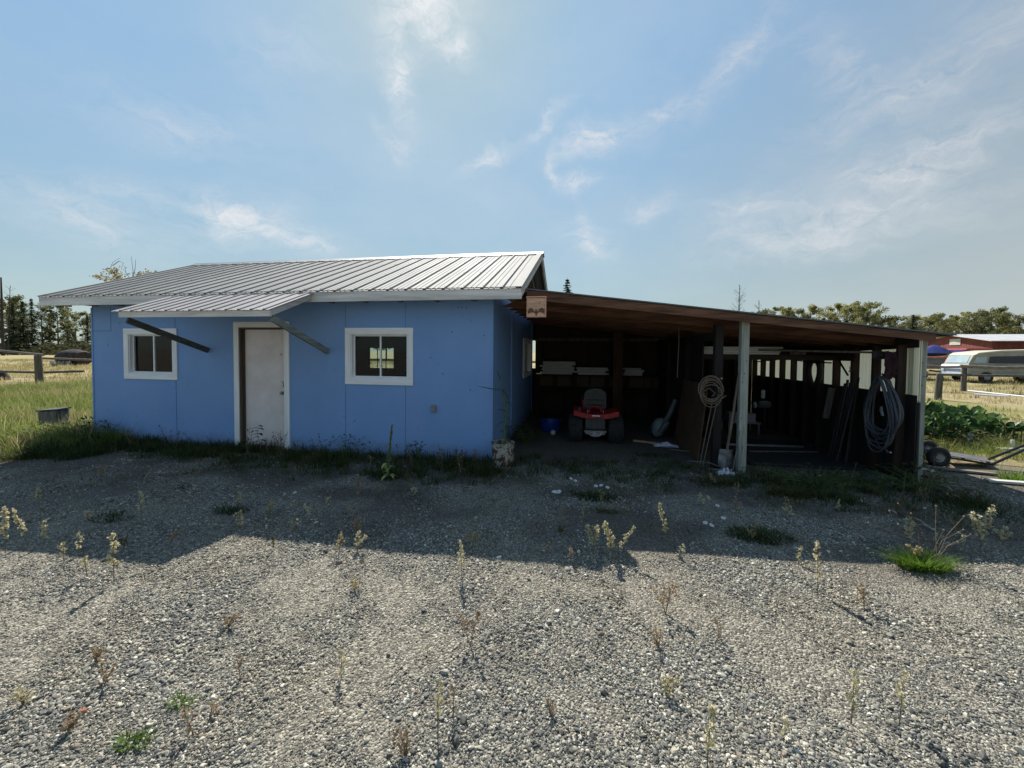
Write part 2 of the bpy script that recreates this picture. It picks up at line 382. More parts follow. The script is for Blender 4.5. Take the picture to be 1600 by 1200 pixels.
# ------------------------------------------------------------------ scatter (gravel, grass)
def hidden_col(name, meshes):
    c = bpy.data.collections.new(name)
    for i, me in enumerate(meshes):
        o = bpy.data.objects.new(me.name, me); c.objects.link(o)
    return c
def scatter(name, label, pts, scales, col, tilt, kind='stuff', seed=1, cat=None):
    me = bpy.data.meshes.new(name); me.from_pydata(pts, [], []); me.update()
    a = me.attributes.new('sc', 'FLOAT', 'POINT'); a.data.foreach_set('value', scales)
    o = bpy.data.objects.new(name, me); COL.objects.link(o); tag(o, label, cat, None, kind)
    ng = bpy.data.node_groups.new(name+'_scatter', 'GeometryNodeTree')
    ng.interface.new_socket('Geometry', in_out='INPUT', socket_type='NodeSocketGeometry')
    ng.interface.new_socket('Geometry', in_out='OUTPUT', socket_type='NodeSocketGeometry')
    n, l = ng.nodes, ng.links
    gi = n.new('NodeGroupInput'); gout = n.new('NodeGroupOutput'); ip = n.new('GeometryNodeInstanceOnPoints')
    ci = n.new('GeometryNodeCollectionInfo'); ci.inputs['Collection'].default_value = col
    ci.inputs['Separate Children'].default_value = True; ci.inputs['Reset Children'].default_value = True
    rv = n.new('FunctionNodeRandomValue'); rv.data_type = 'FLOAT_VECTOR'
    rv.inputs[0].default_value = (-tilt, -tilt, 0); rv.inputs[1].default_value = (tilt, tilt, 2*PI); rv.inputs['Seed'].default_value = seed
    at = n.new('GeometryNodeInputNamedAttribute'); at.data_type = 'FLOAT'; at.inputs['Name'].default_value = 'sc'
    l.new(gi.outputs[0], ip.inputs['Points']); l.new(ci.outputs[0], ip.inputs['Instance']); ip.inputs['Pick Instance'].default_value = True
    l.new(rv.outputs[0], ip.inputs['Rotation']); l.new(at.outputs['Attribute'], ip.inputs['Scale']); l.new(ip.outputs[0], gout.inputs[0])
    md = o.modifiers.new('scatter', 'NODES'); md.node_group = ng; return o
def pebble_mesh(i):
    import bmesh
    bm = bmesh.new(); bmesh.ops.create_icosphere(bm, subdivisions=2, radius=1)
    rr = random.Random(i*13+1); s = Vector((1, rr.uniform(.55, .9), rr.uniform(.34, .62)))
    planes = [(Vector((rr.gauss(0, 1), rr.gauss(0, 1), rr.gauss(0, 1))).normalized(), rr.uniform(.55, .85)) for _ in range(13)]
    for v in bm.verts:
        c = v.co.normalized()
        for nrm, dd in planes:
            k = c.dot(nrm)
            if k > dd: c = c-nrm*(k-dd)
        c = c*(1+.12*mnoise.noise(c*1.7+Vector((i*9, 0, 0))))
        v.co = Vector((c.x*s.x, c.y*s.y, c.z*s.z))
    me = bpy.data.meshes.new('pebble'); bm.to_mesh(me); bm.free()
    return me
def pebble_mat():
    m, n, l, b = base_mat('mixed_river_gravel')
    oi = n.new("ShaderNodeObjectInfo").outputs['Random']
    c = ramp(n, l, oi, [(0, (.052, .056, .060)), (.18, (.10, .106, .11)), (.37, (.165, .165, .155)), (.55, (.27, .26, .22)), (.69, (.37, .35, .29)), (.83, (.50, .475, .40)), (.92, (.22, .17, .135)), (.962, (.66, .64, .58))], 'CONSTANT')
    v = coords(n, 'Object'); f = noise(n, l, v, 2.5, 4, .7)
    c = mix(n, l, math_(n, l, 'MULTIPLY', f, .45), c, (.17, .16, .13))
    pn_ = noise(n, l, coords(n, 'Position'), .8, 4, .7, .3); pc = ramp(n, l, pn_, [(.30, (.62, .60, .56)), (.48, (1., 1., .97)), (.68, (1.05, .97, .82))])
    c = mix(n, l, 1.0, c, pc, 'MULTIPLY')
    l.new(c, b.inputs['Base Color']); b.inputs['Roughness'].default_value = .72; b.inputs['Specular IOR Level'].default_value = .35
    return m
PM = pebble_mat(); pebs = []
for i in range(7):
    me = pebble_mesh(i); me.materials.append(PM); pebs.append(me)
pts, scs = [], []
rg = random.Random(3)
def in_house(x, y): return -7.7 < x < .05 and -.02 < y < 5.3
for k in range(720000):
    # sample in camera-distance so that near gravel is densest
    d = 1.0+7.2*rg.random()**1.15
    t = rg.uniform(-1.52, 1.52)
    p = Vector((CX, CY, 0))+Vector((fw.x, fw.y, 0))*d+Vector((rt.x, rt.y, 0))*(t*d+rg.uniform(-.4, .4))
    x, y = p.x, p.y
    if in_house(x, y): continue
    g = grassness(x, y)
    if rg.random() < g*1.2: continue
    if rg.random() < .8*dirtness(x, y)*smooth01(-3.4, -1.8, y): continue
    if y > -.4 and rg.random() < smooth01(-.4, 1.0, y)*.93: continue
    dens = mnoise.noise(Vector((x*1.3, y*1.3, 40)))+.5*mnoise.noise(Vector((x*4, y*4, 41)))
    if dens < -.18 and rg.random() < .55: continue
    s = rg.lognormvariate(math.log(.0043), .50)*(1+.5*max(-1, min(1, dens*1.8)))
    s = min(s, .017) if rg.random() > .0006 else rg.uniform(.017, .032)*(1+.012*d)
    pts.append((x, y, hgt(x, y)+s*.22)); scs.append(s)
scatter('gravel', 'loose grey and tan gravel covering the yard', pts, scs, hidden_col('pebble_shapes', pebs), .5, seed=4)
# larger scattered stones
# ------------------------------------------------------------------ grass
def clump(name, mat, nb, h, spread, w, bend, seed):
    rr = random.Random(seed); vs, fs = [], []
    for i in range(nb):
        a = rr.uniform(0, 2*PI); r0 = spread*rr.random()**.7; bx, by = r0*math.cos(a), r0*math.sin(a)
        hh = h*rr.uniform(.45, 1.1); da = a+rr.uniform(-1, 1); b = bend*rr.uniform(.3, 1.3); ww = w*rr.uniform(.6, 1.3)
        px, py = -math.sin(da)*ww, math.cos(da)*ww; o = len(vs)
        for t in (0, .4, .75, 1):
            q = b*hh*t*t; c = (bx+math.cos(da)*q, by+math.sin(da)*q, hh*t*(1-.25*b*t)); k = (1-t)**.6
            if t < 1: vs.append((c[0]-px*k, c[1]-py*k, c[2])); vs.append((c[0]+px*k, c[1]+py*k, c[2]))
            else: vs.append(c)
        fs += [(o, o+1, o+3, o+2), (o+2, o+3, o+5, o+4), (o+4, o+5, o+6)]
    me = bpy.data.meshes.new(name); me.from_pydata(vs, [], fs); me.update(); me.materials.append(mat); return me
GREEN = leaf_mat('green_grass_blades', [(.07, .105, .02), (.14, .19, .035), (.22, .26, .06), (.36, .36, .13)], .5)
DKGREEN = leaf_mat('dark_green_weed_blades', [(.02, .04, .010), (.035, .06, .016), (.06, .08, .022), (.13, .12, .05)], .35)
DRY = leaf_mat('dry_straw_blades', [(.20, .165, .065), (.36, .30, .14), (.50, .42, .23), (.62, .54, .35)], .45)
OLIVE = leaf_mat('olive_and_straw_blades', [(.045, .055, .015), (.08, .085, .025), (.14, .12, .05), (.26, .20, .10)], .35)
cg = hidden_col('green_clumps', [clump('blade_clump', GREEN, 16, .42, .16, .0055, .6, i) for i in range(4)]+[clump('blade_clump', DRY, 7, .5, .16, .004, .4, 9)])
cd = hidden_col('dark_clumps', [clump('blade_clump', DKGREEN, 15, .16, .10, .005, .9, 20+i) for i in range(3)]+[clump('blade_clump', OLIVE, 12, .15, .11, .004, .9, 29)])
cf = hidden_col('field_clumps', [clump('blade_clump', DRY, 22, .40, .40, .011, .5, 40+i) for i in range(3)]+[clump('blade_clump', OLIVE, 18, .36, .40, .011, .5, 49), clump('blade_clump', GREEN, 12, .3, .4, .011, .5, 48)])
cs = hidden_col('sparse_clumps', [clump('blade_clump', OLIVE, 8, .07, .07, .0025, 1.0, 60+i) for i in range(3)]+[clump('blade_clump', DRY, 7, .09, .06, .002, .9, 66), clump('blade_clump', DKGREEN, 9, .06, .06, .003, 1.1, 67)])
BLX, BLY = G(86, 678).x, G(86, 678).y
def pts_in(n, x0, x1, y0, y1, s0, s1, acc=None, seed=0):
    rr = random.Random(seed); P, Sx = [], []
    for _ in range(n):
        x, y = rr.uniform(x0, x1), rr.uniform(y0, y1)
        if 5.95 < x < 8.3 and -.6 < y < 1.75 and rr.random() < .88: continue
        if in_house(x, y) or (x-BLX)**2+(y-BLY)**2 < .34**2 or (-.9 < y-BLY < -.1 and abs(x-BLX-.1*(y-BLY)) < .35 and rr.random() < .75): continue
        pr = 1 if acc is None else acc(x, y)
        if rr.random() > pr: continue
        P.append((x, y, hgt(x, y)-.01)); Sx.append(rr.uniform(s0, s1)*(.6+.4*pr))
    return P, Sx
a1 = pts_in(15000, -21, -6.6, -3.5, 8.5, .55, 1.15, lambda x, y: grassness(x, y)*(.5+.5*smooth01(-3.5, 0, y)) if x < -7.62 or y < 0 else 0, 1)
scatter('grass', 'tall bright green grass growing left of the blue building', *a1, cg, .2, seed=1)
cdry = hidden_col('dry_clumps', [clump('blade_clump', DRY, 14, .5, .16, .004, .5, 80+i) for i in range(3)]+[clump('blade_clump', OLIVE, 14, .42, .18, .006, .7, 86)])
a2 = pts_in(9000, -21, -6.6, -3.0, 8.5, .5, 1.05, lambda x, y: (grassness(x, y)*smooth01(-.1, .3, mnoise.noise(Vector((x*.55, y*.55, 60)))+.4*mnoise.noise(Vector((x*2, y*2, 61)))+.25*smooth01(3, 8, y))) if x < -7.62 or y < 0 else 0, 77)
scatter('grass', 'dry seeding stems mixed through the tall green grass', *a2, cdry, .3, seed=12)
def accf(x, y):
    n = mnoise.noise(Vector((x*.12, y*.12, 2))); return .55+.45*n
f1 = pts_in(16000, -75, -9, 7.5, 60, .6, 1.2, lambda x, y: accf(x, y)*(1 if y > 8 else .5), 2)
scatter('field_grass', 'dry straw coloured pasture grass beyond the left fence', *f1, cf, .15, seed=2)
f2 = pts_in(11000, 6.2, 60, 2.2, 45, .5, .95, lambda x, y: accf(x, y)*smooth01(.2, 5, y-(x-6)*.06)*(1 if x > 6.3 else 0), 3)
scatter('field_grass', 'dry straw coloured pasture grass around the old van', *f2, cf, .15, seed=3)
f5 = pts_in(2500, 6.3, 15, .2, 4.5, .35, .75, lambda x, y: grassness(x, y), 33)
scatter('grass', 'short green and dry grass round the hand cart', *f5, cg, .3, seed=8)
def accw(x, y):   # along the front wall and the shed threshold
    n = mnoise.noise(Vector((x*1.1, 0, 4)))*.25
    if x < .2: return smooth01(-1.15-n-(.35 if x > -4 else 0), -.25, y)*(.55+1.2*max(0, mnoise.noise(Vector((x*2.5, y*2.5, 70)))))
    if 3.0 < x < 6.1: return smooth01(.9, .1, abs(y+.45+n))*(.42 if x > 3.5 else .3)*(.6+max(0, mnoise.noise(Vector((x*2.2, y*2.2, 71))))*2)
    return .25*smooth01(-1.1, -.2, y)*smooth01(.9, .1, y)
w1 = pts_in(10500, -8.2, 6.3, -1.9, .55, .5, 1.5, accw, 4)
scatter('weedy_grass', 'low dark green weeds at the foot of the blue wall and shed', *w1, cd, .35, seed=5)
w2 = pts_in(13000, -7, 9, -4.0, .4, .5, 1.3, lambda x, y: max(0, .25+dirtness(x, y)*.45+mnoise.noise(Vector((x*.9, y*.9, 22)))*1.5)*smooth01(-3.9, -1.0, y)*.9, 5)
scatter('sparse_grass', 'sparse olive grass sprouting through the shaded gravel', *w2, cs, .3, seed=6)
w3 = pts_in(800, -3, 6, -5, -2.6, .4, .9, lambda x, y: max(0, mnoise.noise(Vector((x*.9, y*.9, 32)))*2), 6)
scatter('sparse_grass', 'thin straw seedlings sprouting through the sunlit gravel', *w3, cs, .3, seed=7)
w4 = pts_in(1700, -9.4, -6.2, -1.7, .5, .6, 1.6, lambda x, y: (.9*smooth01(-.25, .35, mnoise.noise(Vector((x*1.6, y*1.6, 90)))+.5*smooth01(-1.5, -.4, y))) if (x < -7.62 or y < -.05) else 0, 7)
scatter('weedy_grass', 'taller dark weeds round the wooden block and house corner', *w4, cd, .3, seed=9)

# ------------------------------------------------------------------ roofing
def ribbed(x0, x1, ya, za, yb, zb, pitch, hr, mb=None, axis='X', minor=2, thick=.004, phase=0.0, wob=0.0):
    """Ribbed sheet: ribs run from line a (eave) to line b (ridge); profile steps along X (or along Y with axis='Y')."""
    mb = mb or MB(); prof = []
    x = x0-phase*pitch
    while x < x1+pitch:
        for dx, h in ((0, 0), (.012, 0), (.022, hr), (.048, hr), (.058, 0)): prof.append((x+dx, h))
        for k in range(1, minor+1):
            c = x+.058+(pitch-.058)*k/(minor+1)
            for dx, h in ((-.012, 0), (-.005, hr*.28), (.005, hr*.28), (.012, 0)): prof.append((c+dx, h))
        x += pitch
    prof = [p for p in prof if x0 <= p[0] <= x1]; prof = [(x0, prof[0][1])]+prof+[(x1, prof[-1][1])]
    a = Vector((0, ya, za)); b = Vector((0, yb, zb)); d = (b-a).normalized(); nrm = Vector((0, -d.z, d.y))
    if nrm.z < 0: nrm = -nrm
    NS = 7; vs, fs = [], []; n = len(prof)
    for lay in (0, -thick):
        for i in range(NS+1):
            t = i/NS
            for px, h in prof:
                w = wob*mnoise.noise(Vector((px*1.5, t*4, 3))) if 0 < i < NS else 0
                p = a.lerp(b, t)+nrm*(h+lay+w); p = Vector((px, p.y, p.z))
                if axis == 'Y': p = Vector((p.y, px, p.z))
                vs.append(p)
    m = (NS+1)*n
    for i in range(NS):
        for k in range(n-1):
            q = i*n+k; fs.append((q, q+1, q+n+1, q+n)); fs.append((m+q, m+q+n, m+q+n+1, m+q+1))
    for k in range(n-1): fs.append((k, m+k, m+k+1, k+1)); q = NS*n+k; fs.append((q, q+1, m+q+1, m+q))
    for i in range(NS): q = i*n; fs.append((q, q+n, m+q+n, m+q)); q = i*n+n-1; fs.append((q, m+q, m+q+n, q+n))
    return mb.add(vs, fs)

# ------------------------------------------------------------------ blue building
XL, D1 = -7.61, 5.21; RY, RZ, EY, EZ = 2.62, 3.82, -.40, 2.60
SL = (RZ-EZ)/(RY-EY)
H = thing('blue_workshop', (-3.8, 0, 0), 'low blue painted board building with a ribbed silver metal roof', 'building')
def wall_with_holes(x0, x1, z0, z1, holes, y0, y1, axis='X'):
    mb = MB(); us = sorted({x0, x1, *[h[0] for h in holes], *[h[1] for h in holes]}); vs_ = sorted({z0, z1, *[h[2] for h in holes], *[h[3] for h in holes]})
    for i in range(len(us)-1):
        for j in range(len(vs_)-1):
            cu, cv = (us[i]+us[i+1])/2, (vs_[j]+vs_[j+1])/2
            if any(h[0] < cu < h[1] and h[2] < cv < h[3] for h in holes): continue
            if axis == 'X': mb.box((us[i], y0, vs_[j]), (us[i+1], y1, vs_[j+1]))
            else: mb.box((y0, us[i], vs_[j]), (y1, us[i+1], vs_[j+1]))
    # weld to a clean grid
    import bmesh
    bm = bmesh.new(); me = bpy.data.meshes.new('t'); me.from_pydata([tuple(v) for v in mb.v], [], mb.f); bm.from_mesh(me)
    bmesh.ops.remove_doubles(bm, verts=bm.verts, dist=1e-5)
    seen = {}
    for f in bm.faces:
        k = tuple(sorted(v.index for v in f.verts)); seen.setdefault(k, []).append(f)
    bmesh.ops.delete(bm, geom=[f for fs in seen.values() if len(fs) > 1 for f in fs], context='FACES')
    bmesh.ops.recalc_face_normals(bm, faces=bm.faces); bm.verts.index_update()
    out = MB(); out.v = [v.co.copy() for v in bm.verts]; out.f = [tuple(v.index for v in f.verts) for f in bm.faces]; bm.free(); return out
TR = .10
W1 = (-6.885, -5.735, 1.150, 2.065); W2 = (-2.468, -1.290, 1.150, 2.068); DR = (-4.57, -3.50, 0, 2.175)
def inner(w): return (w[0]+TR, w[1]-TR, w[2]+TR, w[3]-TR)
dh = (DR[0]+.095, DR[1]-.095, .02, DR[3]-.09)
front = wall_with_holes(XL, 0, -.05, 2.665, [inner(W1), inner(W2), (dh[0], dh[1], -.05, dh[3])], 0, .10)
build(front, 'wall', BLUE, H)
SW = (3.3, 4.75, 1.08, 2.03)
side = wall_with_holes(.10, D1-.1, -.05, 2.665, [(SW[0]+TR, SW[1]-TR, SW[2]+TR, SW[3]-TR)], -.10, 0, 'Y')
build(side, 'wall', BLUE, H)
RW = (-4.98, -4.13, 1.15, 1.81)
rear = wall_with_holes(XL, 0, -.05, 2.665, [RW], D1-.1, D1); build(rear, 'wall', BLUE, H)
left = wall_with_holes(.10, D1-.1, -.05, 2.665, [], XL, XL+.10, 'Y'); build(left, 'wall', BLUE, H)
def gable_z(y): return RZ-.12-SL*abs(y-RY)
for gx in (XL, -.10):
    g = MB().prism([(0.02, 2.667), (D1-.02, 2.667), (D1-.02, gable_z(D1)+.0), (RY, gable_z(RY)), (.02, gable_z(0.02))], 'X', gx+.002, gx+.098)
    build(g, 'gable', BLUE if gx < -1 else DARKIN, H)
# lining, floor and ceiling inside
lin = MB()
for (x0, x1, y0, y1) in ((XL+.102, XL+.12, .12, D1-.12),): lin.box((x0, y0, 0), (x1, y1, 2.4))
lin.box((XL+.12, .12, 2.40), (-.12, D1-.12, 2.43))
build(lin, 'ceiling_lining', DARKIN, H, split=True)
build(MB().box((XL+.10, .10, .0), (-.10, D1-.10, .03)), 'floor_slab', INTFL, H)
inn = MB()
for x in (-7.0, -6.2, -5.5, -3.4, -2.6, -1.8, -1.0): inn.box((x, D1-.19, .03), (x+.04, D1-.101, 2.39))
build(inn, 'stud', DKWOODX, H)
sh = MB().box((-7.0, D1-.62, 1.0), (-5.3, D1-.2, 1.04)).box((-3.7, D1-.62, .9), (-.6, D1-.2, .94)).box((-3.7, D1-.55, 1.5), (-2.6, D1-.2, 1.53))
for i in range(9): sh.box((-3.6+i*.33, D1-.5, .94), (-3.4+i*.33, D1-.3, 1.05+.15*random.random()))
build(sh, 'shelf_board', DKWOODX, H, split=True)
# seams and battens
sm = MB()
def seam(x, z0, z1): sm.box((x-.0016, -.0035, z0), (x+.0016, -.0005, z1))
for x, z0, z1 in ((-2.47, 2.07, 2.45), (-2.47, .02, 1.148), (-1.42, 2.07, 2.45), (-1.42, .02, 1.148), (-5.78, .05, 1.148), (-7.18, 2.02, 2.45), (-5.78, 2.068, 2.45)): seam(x, z0, z1)
sm.box((XL+.01, -.0035, 2.018), (-7.18, -.0005, 2.024))
build(sm, 'panel_seam', pm('open_board_joint', (.055, .10, .20), .9), H)
build(MB().box((-.004, -.012, 0), (.012, .03, 2.66)).box((XL-.012, -.010, 0), (XL+.02, .03, 2.45)), 'corner_batten', BLUE, H)
build(MB().box((.0005, 1.66, .02), (.018, 1.72, 2.5)).box((.0005, 5.0, .02), (.018, 5.06, 2.5)), 'side_batten', BLUE, H)
nl = MB(); rr = random.Random(40)
for x in (-7.15, -5.81, -5.75, -2.51, -2.43, -1.46, -1.38, -.06):
    for k in range(9):
        z = .18+k*.28+rr.uniform(-.03, .03)
        if z < 1.1 or z > 2.1: nl.lathe((x+rr.uniform(-.006, .006), -.003, z), [(.0035, 0), (.0035, .0025)], 6, 'Y')
for x, z in ((-.55, 2.38), (-.49, 2.385), (-.42, 2.375), (-7.25, 1.76), (-.14, 1.95), (-.65, 2.0), (-.8, 1.35), (-.35, 1.1), (-1.0, 1.6)): nl.lathe((x, -.0045, z), [(.009, 0), (.009, .004)], 8, 'Y')
build(nl, 'nail_hole', BLACK, H)
# windows
def window(w, y, faceout=-1, axis='X', bars=(.5,), reveal=.10, label=None, see=True):
    i = inner(w)
    def bx(mb, a, b, da, db, c, d):
        ya, yb = y+faceout*da, y+faceout*db
        return mb.box((a, ya, c), (b, yb, d)) if axis == 'X' else mb.box((ya, a, c), (yb, b, d))
    t = MB()
    bx(t, w[0], w[1], .001, .021, i[3], w[3])
    win = build(t, 'window', WHITE_TRIM, H)
    if label: win['label'] = label
    t = MB(); bx(t, w[0], i[0], .001, .0195, i[2]+.001, i[3]-.001); bx(t, i[1], w[1], .001, .0195, i[2]+.001, i[3]-.001)
    build(t, 'side_trim', WHITE_TRIMV, win)
    t = MB(); bx(t, w[0], w[1], .001, .021, w[2], i[2]); build(t, 'sill_trim', WHITE_TRIM, win)
    r = MB(); e = .004
    bx(r, i[0], i[0]+.014, 0, -reveal, i[2], i[3]); bx(r, i[1]-.014, i[1], 0, -reveal, i[2], i[3])
    bx(r, i[0]+.014, i[1]-.014, 0, -reveal, i[2], i[2]+.014); bx(r, i[0]+.014, i[1]-.014, 0, -reveal, i[3]-.014, i[3])
    build(r, 'reveal', WHITE_TRIMV, win)
    a0, a1, c0, c1 = i[0]+.014, i[1]-.014, i[2]+.014, i[3]-.014; s = MB(); fwid = .02
    bx(s, a0, a0+fwid, -.055, -.08, c0, c1); bx(s, a1-fwid, a1, -.055, -.08, c0, c1)
    bx(s, a0+fwid, a1-fwid, -.055, -.08, c0, c0+fwid); bx(s, a0+fwid, a1-fwid, -.055, -.08, c1-fwid, c1)
    for bfr in bars: m_ = a0+(a1-a0)*bfr; bx(s, m_-.013, m_+.013, -.050, -.078, c0+fwid, c1-fwid)
    build(s, 'sash', WHITE_TRIM, win)
    g = MB(); bx(g, a0+fwid*.5, a1-fwid*.5, -.064, -.068, c0+fwid*.5, c1-fwid*.5); build(g, 'pane', GLASS, win); return win
window(W1, 0, label='left front window, half hidden by the awning brace'); window(W2, 0, label='right front window looking through to the rear window')
window((SW[0], SW[1], SW[2], SW[3]), 0, 1, 'Y')
# rear window seen through the right one
t = MB(); rw = RW
for a, b_ in ((rw[0], rw[0]+.03), (rw[1]-.03, rw[1])): t.box((a, D1-.09, rw[2]), (b_, D1-.02, rw[3]))
t.box((rw[0]+.03, D1-.09, rw[2]), (rw[1]-.03, D1-.02, rw[2]+.03)); t.box((rw[0]+.03, D1-.09, rw[3]-.03), (rw[1]-.03, D1-.02, rw[3]))
for k in (.34, .66): x = rw[0]+(rw[1]-rw[0])*k; t.box((x-.009, D1-.07, rw[2]+.03), (x+.009, D1-.05, rw[3]-.03))
rwin = build(t, 'window', DKWOODX, H); rwin['label'] = 'rear window with two dark bars'
build(MB().box((rw[0]+.03, D1-.048, rw[2]+.28), (rw[1]-.03, D1-.03, rw[2]+.31)), 'crossbar', WHITE_TRIM, rwin)
build(MB().box((rw[0]+.02, D1-.026, rw[2]+.02), (rw[1]-.02, D1-.022, rw[3]-.02)), 'pane', GLASS, rwin)
# door
dt = MB().box((DR[0], -.022, DR[3]-.095), (DR[1], -.001, DR[3]))
df = build(dt, 'door_frame', WHITE_TRIM, H)
build(MB().box((DR[0], -.0205, 0), (DR[0]+.095, -.001, DR[3]-.096)).box((DR[1]-.095, -.0205, 0), (DR[1], -.001, DR[3]-.096)), 'side_trim', WHITE_TRIMV, df)
jm = MB().box((dh[0], 0, .0), (dh[0]+.035, .099, dh[3]-.036)).box((dh[1]-.012, 0, .0), (dh[1], .099, dh[3]-.036)).box((dh[0], 0, dh[3]-.035), (dh[1], .099, dh[3]))
jm.box((dh[0]+.035, .04, 0), (dh[0]+.060, .062, dh[3]-.036))
build(jm, 'jamb', wood('bare_brown_jamb', (.10, .075, .062), .8, 'Z', 8, .35), df)
dr = build(MB().box((dh[0]+.038, .064, .035), (dh[1]-.015, .10, dh[3]-.038), bev=.003), 'door', DOORM, H)
build(MB().lathe((-3.66, .046, .965), [(.012, 0), (.012, -.03), (.026, -.034), (.030, -.05), (.024, -.066), (.008, -.07)], 16, 'Y').lathe((-3.66, .063, .965), [(.03, 0), (.03, -.012)], 16, 'Y'), 'handle', GREYMET, dr, smooth=True)
hk = MB().box((-3.72, .052, 1.13), (-3.60, .063, 1.165)).box((-3.69, .022, 1.07), (-3.645, .05, 1.125), bev=.006)
hk.tube([(-3.68, .036, 1.12), (-3.68, .036, 1.15), (-3.667, .036, 1.163), (-3.655, .036, 1.15), (-3.655, .036, 1.12)], .004, 6)
build(hk, 'padlock', pm('bright_padlock_metal', (.5, .48, .42), .35, .2, 20, metal=.8), dr)
hg = MB()
for z in (.3, 1.05, 1.85): hg.box((dh[0]+.036, .055, z), (dh[0]+.05, .0635, z+.09))
build(hg, 'hinge', GREYMET, dr)
build(MB().lathe((-3.71, .063, 1.62), [(.012, 0), (.012, -.003)], 8, 'Y'), 'peephole', BLACK, dr)
build(MB().box((DR[0]+.05, -.06, -.02), (DR[1]-.05, .10, .033)), 'threshold', OLDWOOD, H)
# outlet
ot = MB().box((-.985, -.035, .735), (-.905, -.001, .85), bev=.006)
ob = build(ot, 'electrical_outlet', pm('dull_grey_outlet_cover', (.22, .24, .24), .5, .2, 20), H)
build(MB().box((-.972, -.040, .80), (-.918, -.0355, .838)).box((-.972, -.040, .748), (-.918, -.0355, .786)), 'socket_lid', GREYMET, ob)
# main roof
rs = ribbed(-8.22, .50, EY, EZ, RY, RZ, .29, .024, phase=.05, wob=.004)
ribbed(-8.22, .50, 2*RY-EY, EZ, RY, RZ, .29, .024, rs, phase=.05)
rc = MB(); cap = [(RY-.17, RZ-.17*SL+.022), (RY-.1, RZ-.1*SL+.03), (RY-.02, RZ+.036), (RY+.02, RZ+.036), (RY+.1, RZ-.1*SL+.03), (RY+.17, RZ-.17*SL+.022)]
rc.prism(cap+[(y, z-.004) for y, z in cap[::-1]], 'X', -8.24, .53)
build(rc, 'ridge_cap', galv('dull_ridge_flashing', (.40, .41, .42), .5, .5), H)
# screws on the main roof
scw = rs; x = -8.22+.0205
while x < .5:
    for t in (.03, .35, .68, .96):
        y = EY+(RY-EY)*t; z = EZ+(RZ-EZ)*t; scw.box((x-.006, y-.006, z+.016), (x+.006, y+.006, z+.028))
    x += .29
build(rs, 'roof', GALV, H)
build(MB().box((-8.19, EY+.012, 2.450), (.498, EY+.05, 2.598), bev=.003), 'fascia', FASCIA, H)
build(MB().box((-8.19, 2*RY-EY-.05, 2.450), (.48, 2*RY-EY-.012, 2.598)), 'fascia', FASCIA, H)
for gx in (-8.20, .462):
    for y0_, y1_ in ((EY+.052, RY), (2*RY-EY-.052, RY)):
        zz0 = RZ-SL*abs(y0_-RY)-.008; zz1 = RZ-.008
        build(MB().prism([(y0_, zz0-.13), (y1_, zz1-.13), (y1_, zz1), (y0_, zz0)], 'X', gx, gx+.036), 'rake_board', FASCIAY, H)
rk = MB()  # metal rake trim over the right edge, bent down
for y0_, y1_ in ((EY-.0, RY), (2*RY-EY, RY)):
    z0_ = RZ-SL*abs(y0_-RY); rk.prism([(y0_, z0_-.05), (y1_, RZ-.05), (y1_, RZ+.026), (y0_, z0_+.026)], 'X', .5005, .505)
    rk.prism([(y0_, z0_+.021), (y1_, RZ+.021), (y1_, RZ+.026), (y0_, z0_+.026)], 'X', .40, .4995)
build(rk, 'rake_flashing', GALV, H)
sof = MB(); sof.box((-8.15, EY+.052, 2.62), (.46, -.002, 2.632)); x = -8.1
while x < .4: sof.box((x, EY+.052, 2.47), (x+.04, -.002, 2.60)); x += .6
build(sof, 'rafter_tail', pm('bare_soffit_board', (.20, .16, .13), .8, .3, 6), H)
gd = MB().beam((.20, RY-.25, RZ-.32), (.20, 1.2, 3.05), .04, .09).beam((.2, RY+.2, RZ-.30), (.2, 3.9, 3.10), .04, .09).box((.18, .6, 2.95), (.22, 4.6, 3.02))
build(gd, 'gable_framing', OLDWOOD, H)
# awning over the door
AX0, AX1, AY, AZ, BY, BZ = -5.36, -2.76, -1.28, 2.235, -.385, 2.585
aw = build(ribbed(AX0, AX1, AY, AZ, BY, BZ, .195, .017, minor=1, phase=.3), 'awning', galv('older_awning_sheet', (.42, .40, .395), .8, .0), H)
build(MB().box((AX0+.10, AY+.03, AZ-.085), (AX1-.03, AY+.065, AZ+.000)), 'awning_fascia', FASCIA, aw)
for xx in (AX0+.12, AX1-.068):
    build(MB().prism([(AY+.066, AZ-.075), (BY-.01, BZ-.095), (BY-.01, BZ-.012), (AY+.066, AZ+.010)], 'X', xx, xx+.038), 'awning_rafter', FASCIAY, aw)
build(MB().beam((AX0+.16, AY+.10, AZ-.12), (AX0+.28, -.02, 1.68), .04, .088), 'brace', BRACEM, aw)
build(MB().beam((AX1-.06, AY+.10, AZ-.10), (AX1-.02, -.02, 1.68), .04, .088), 'brace', wood('grey_green_brace', (.22, .25, .23), .8, 'Y', 8, .35), aw)
# small lean-to roof on the far left side
la = ribbed(.9, 2.3, -8.66, 2.07, XL-.01, 2.33, .2, .015, None, 'Y'); lo = build(la, 'side_canopy', GALV, H)
build(MB().box((-8.64, .9, 1.99), (-8.60, 2.3, 2.066)).beam((-8.6, 1.0, 2.03), (XL, 1.0, 1.35), .04, .08).beam((-8.6, 2.2, 2.03), (XL, 2.2, 1.35), .04, .08), 'canopy_frame', FASCIA, lo)

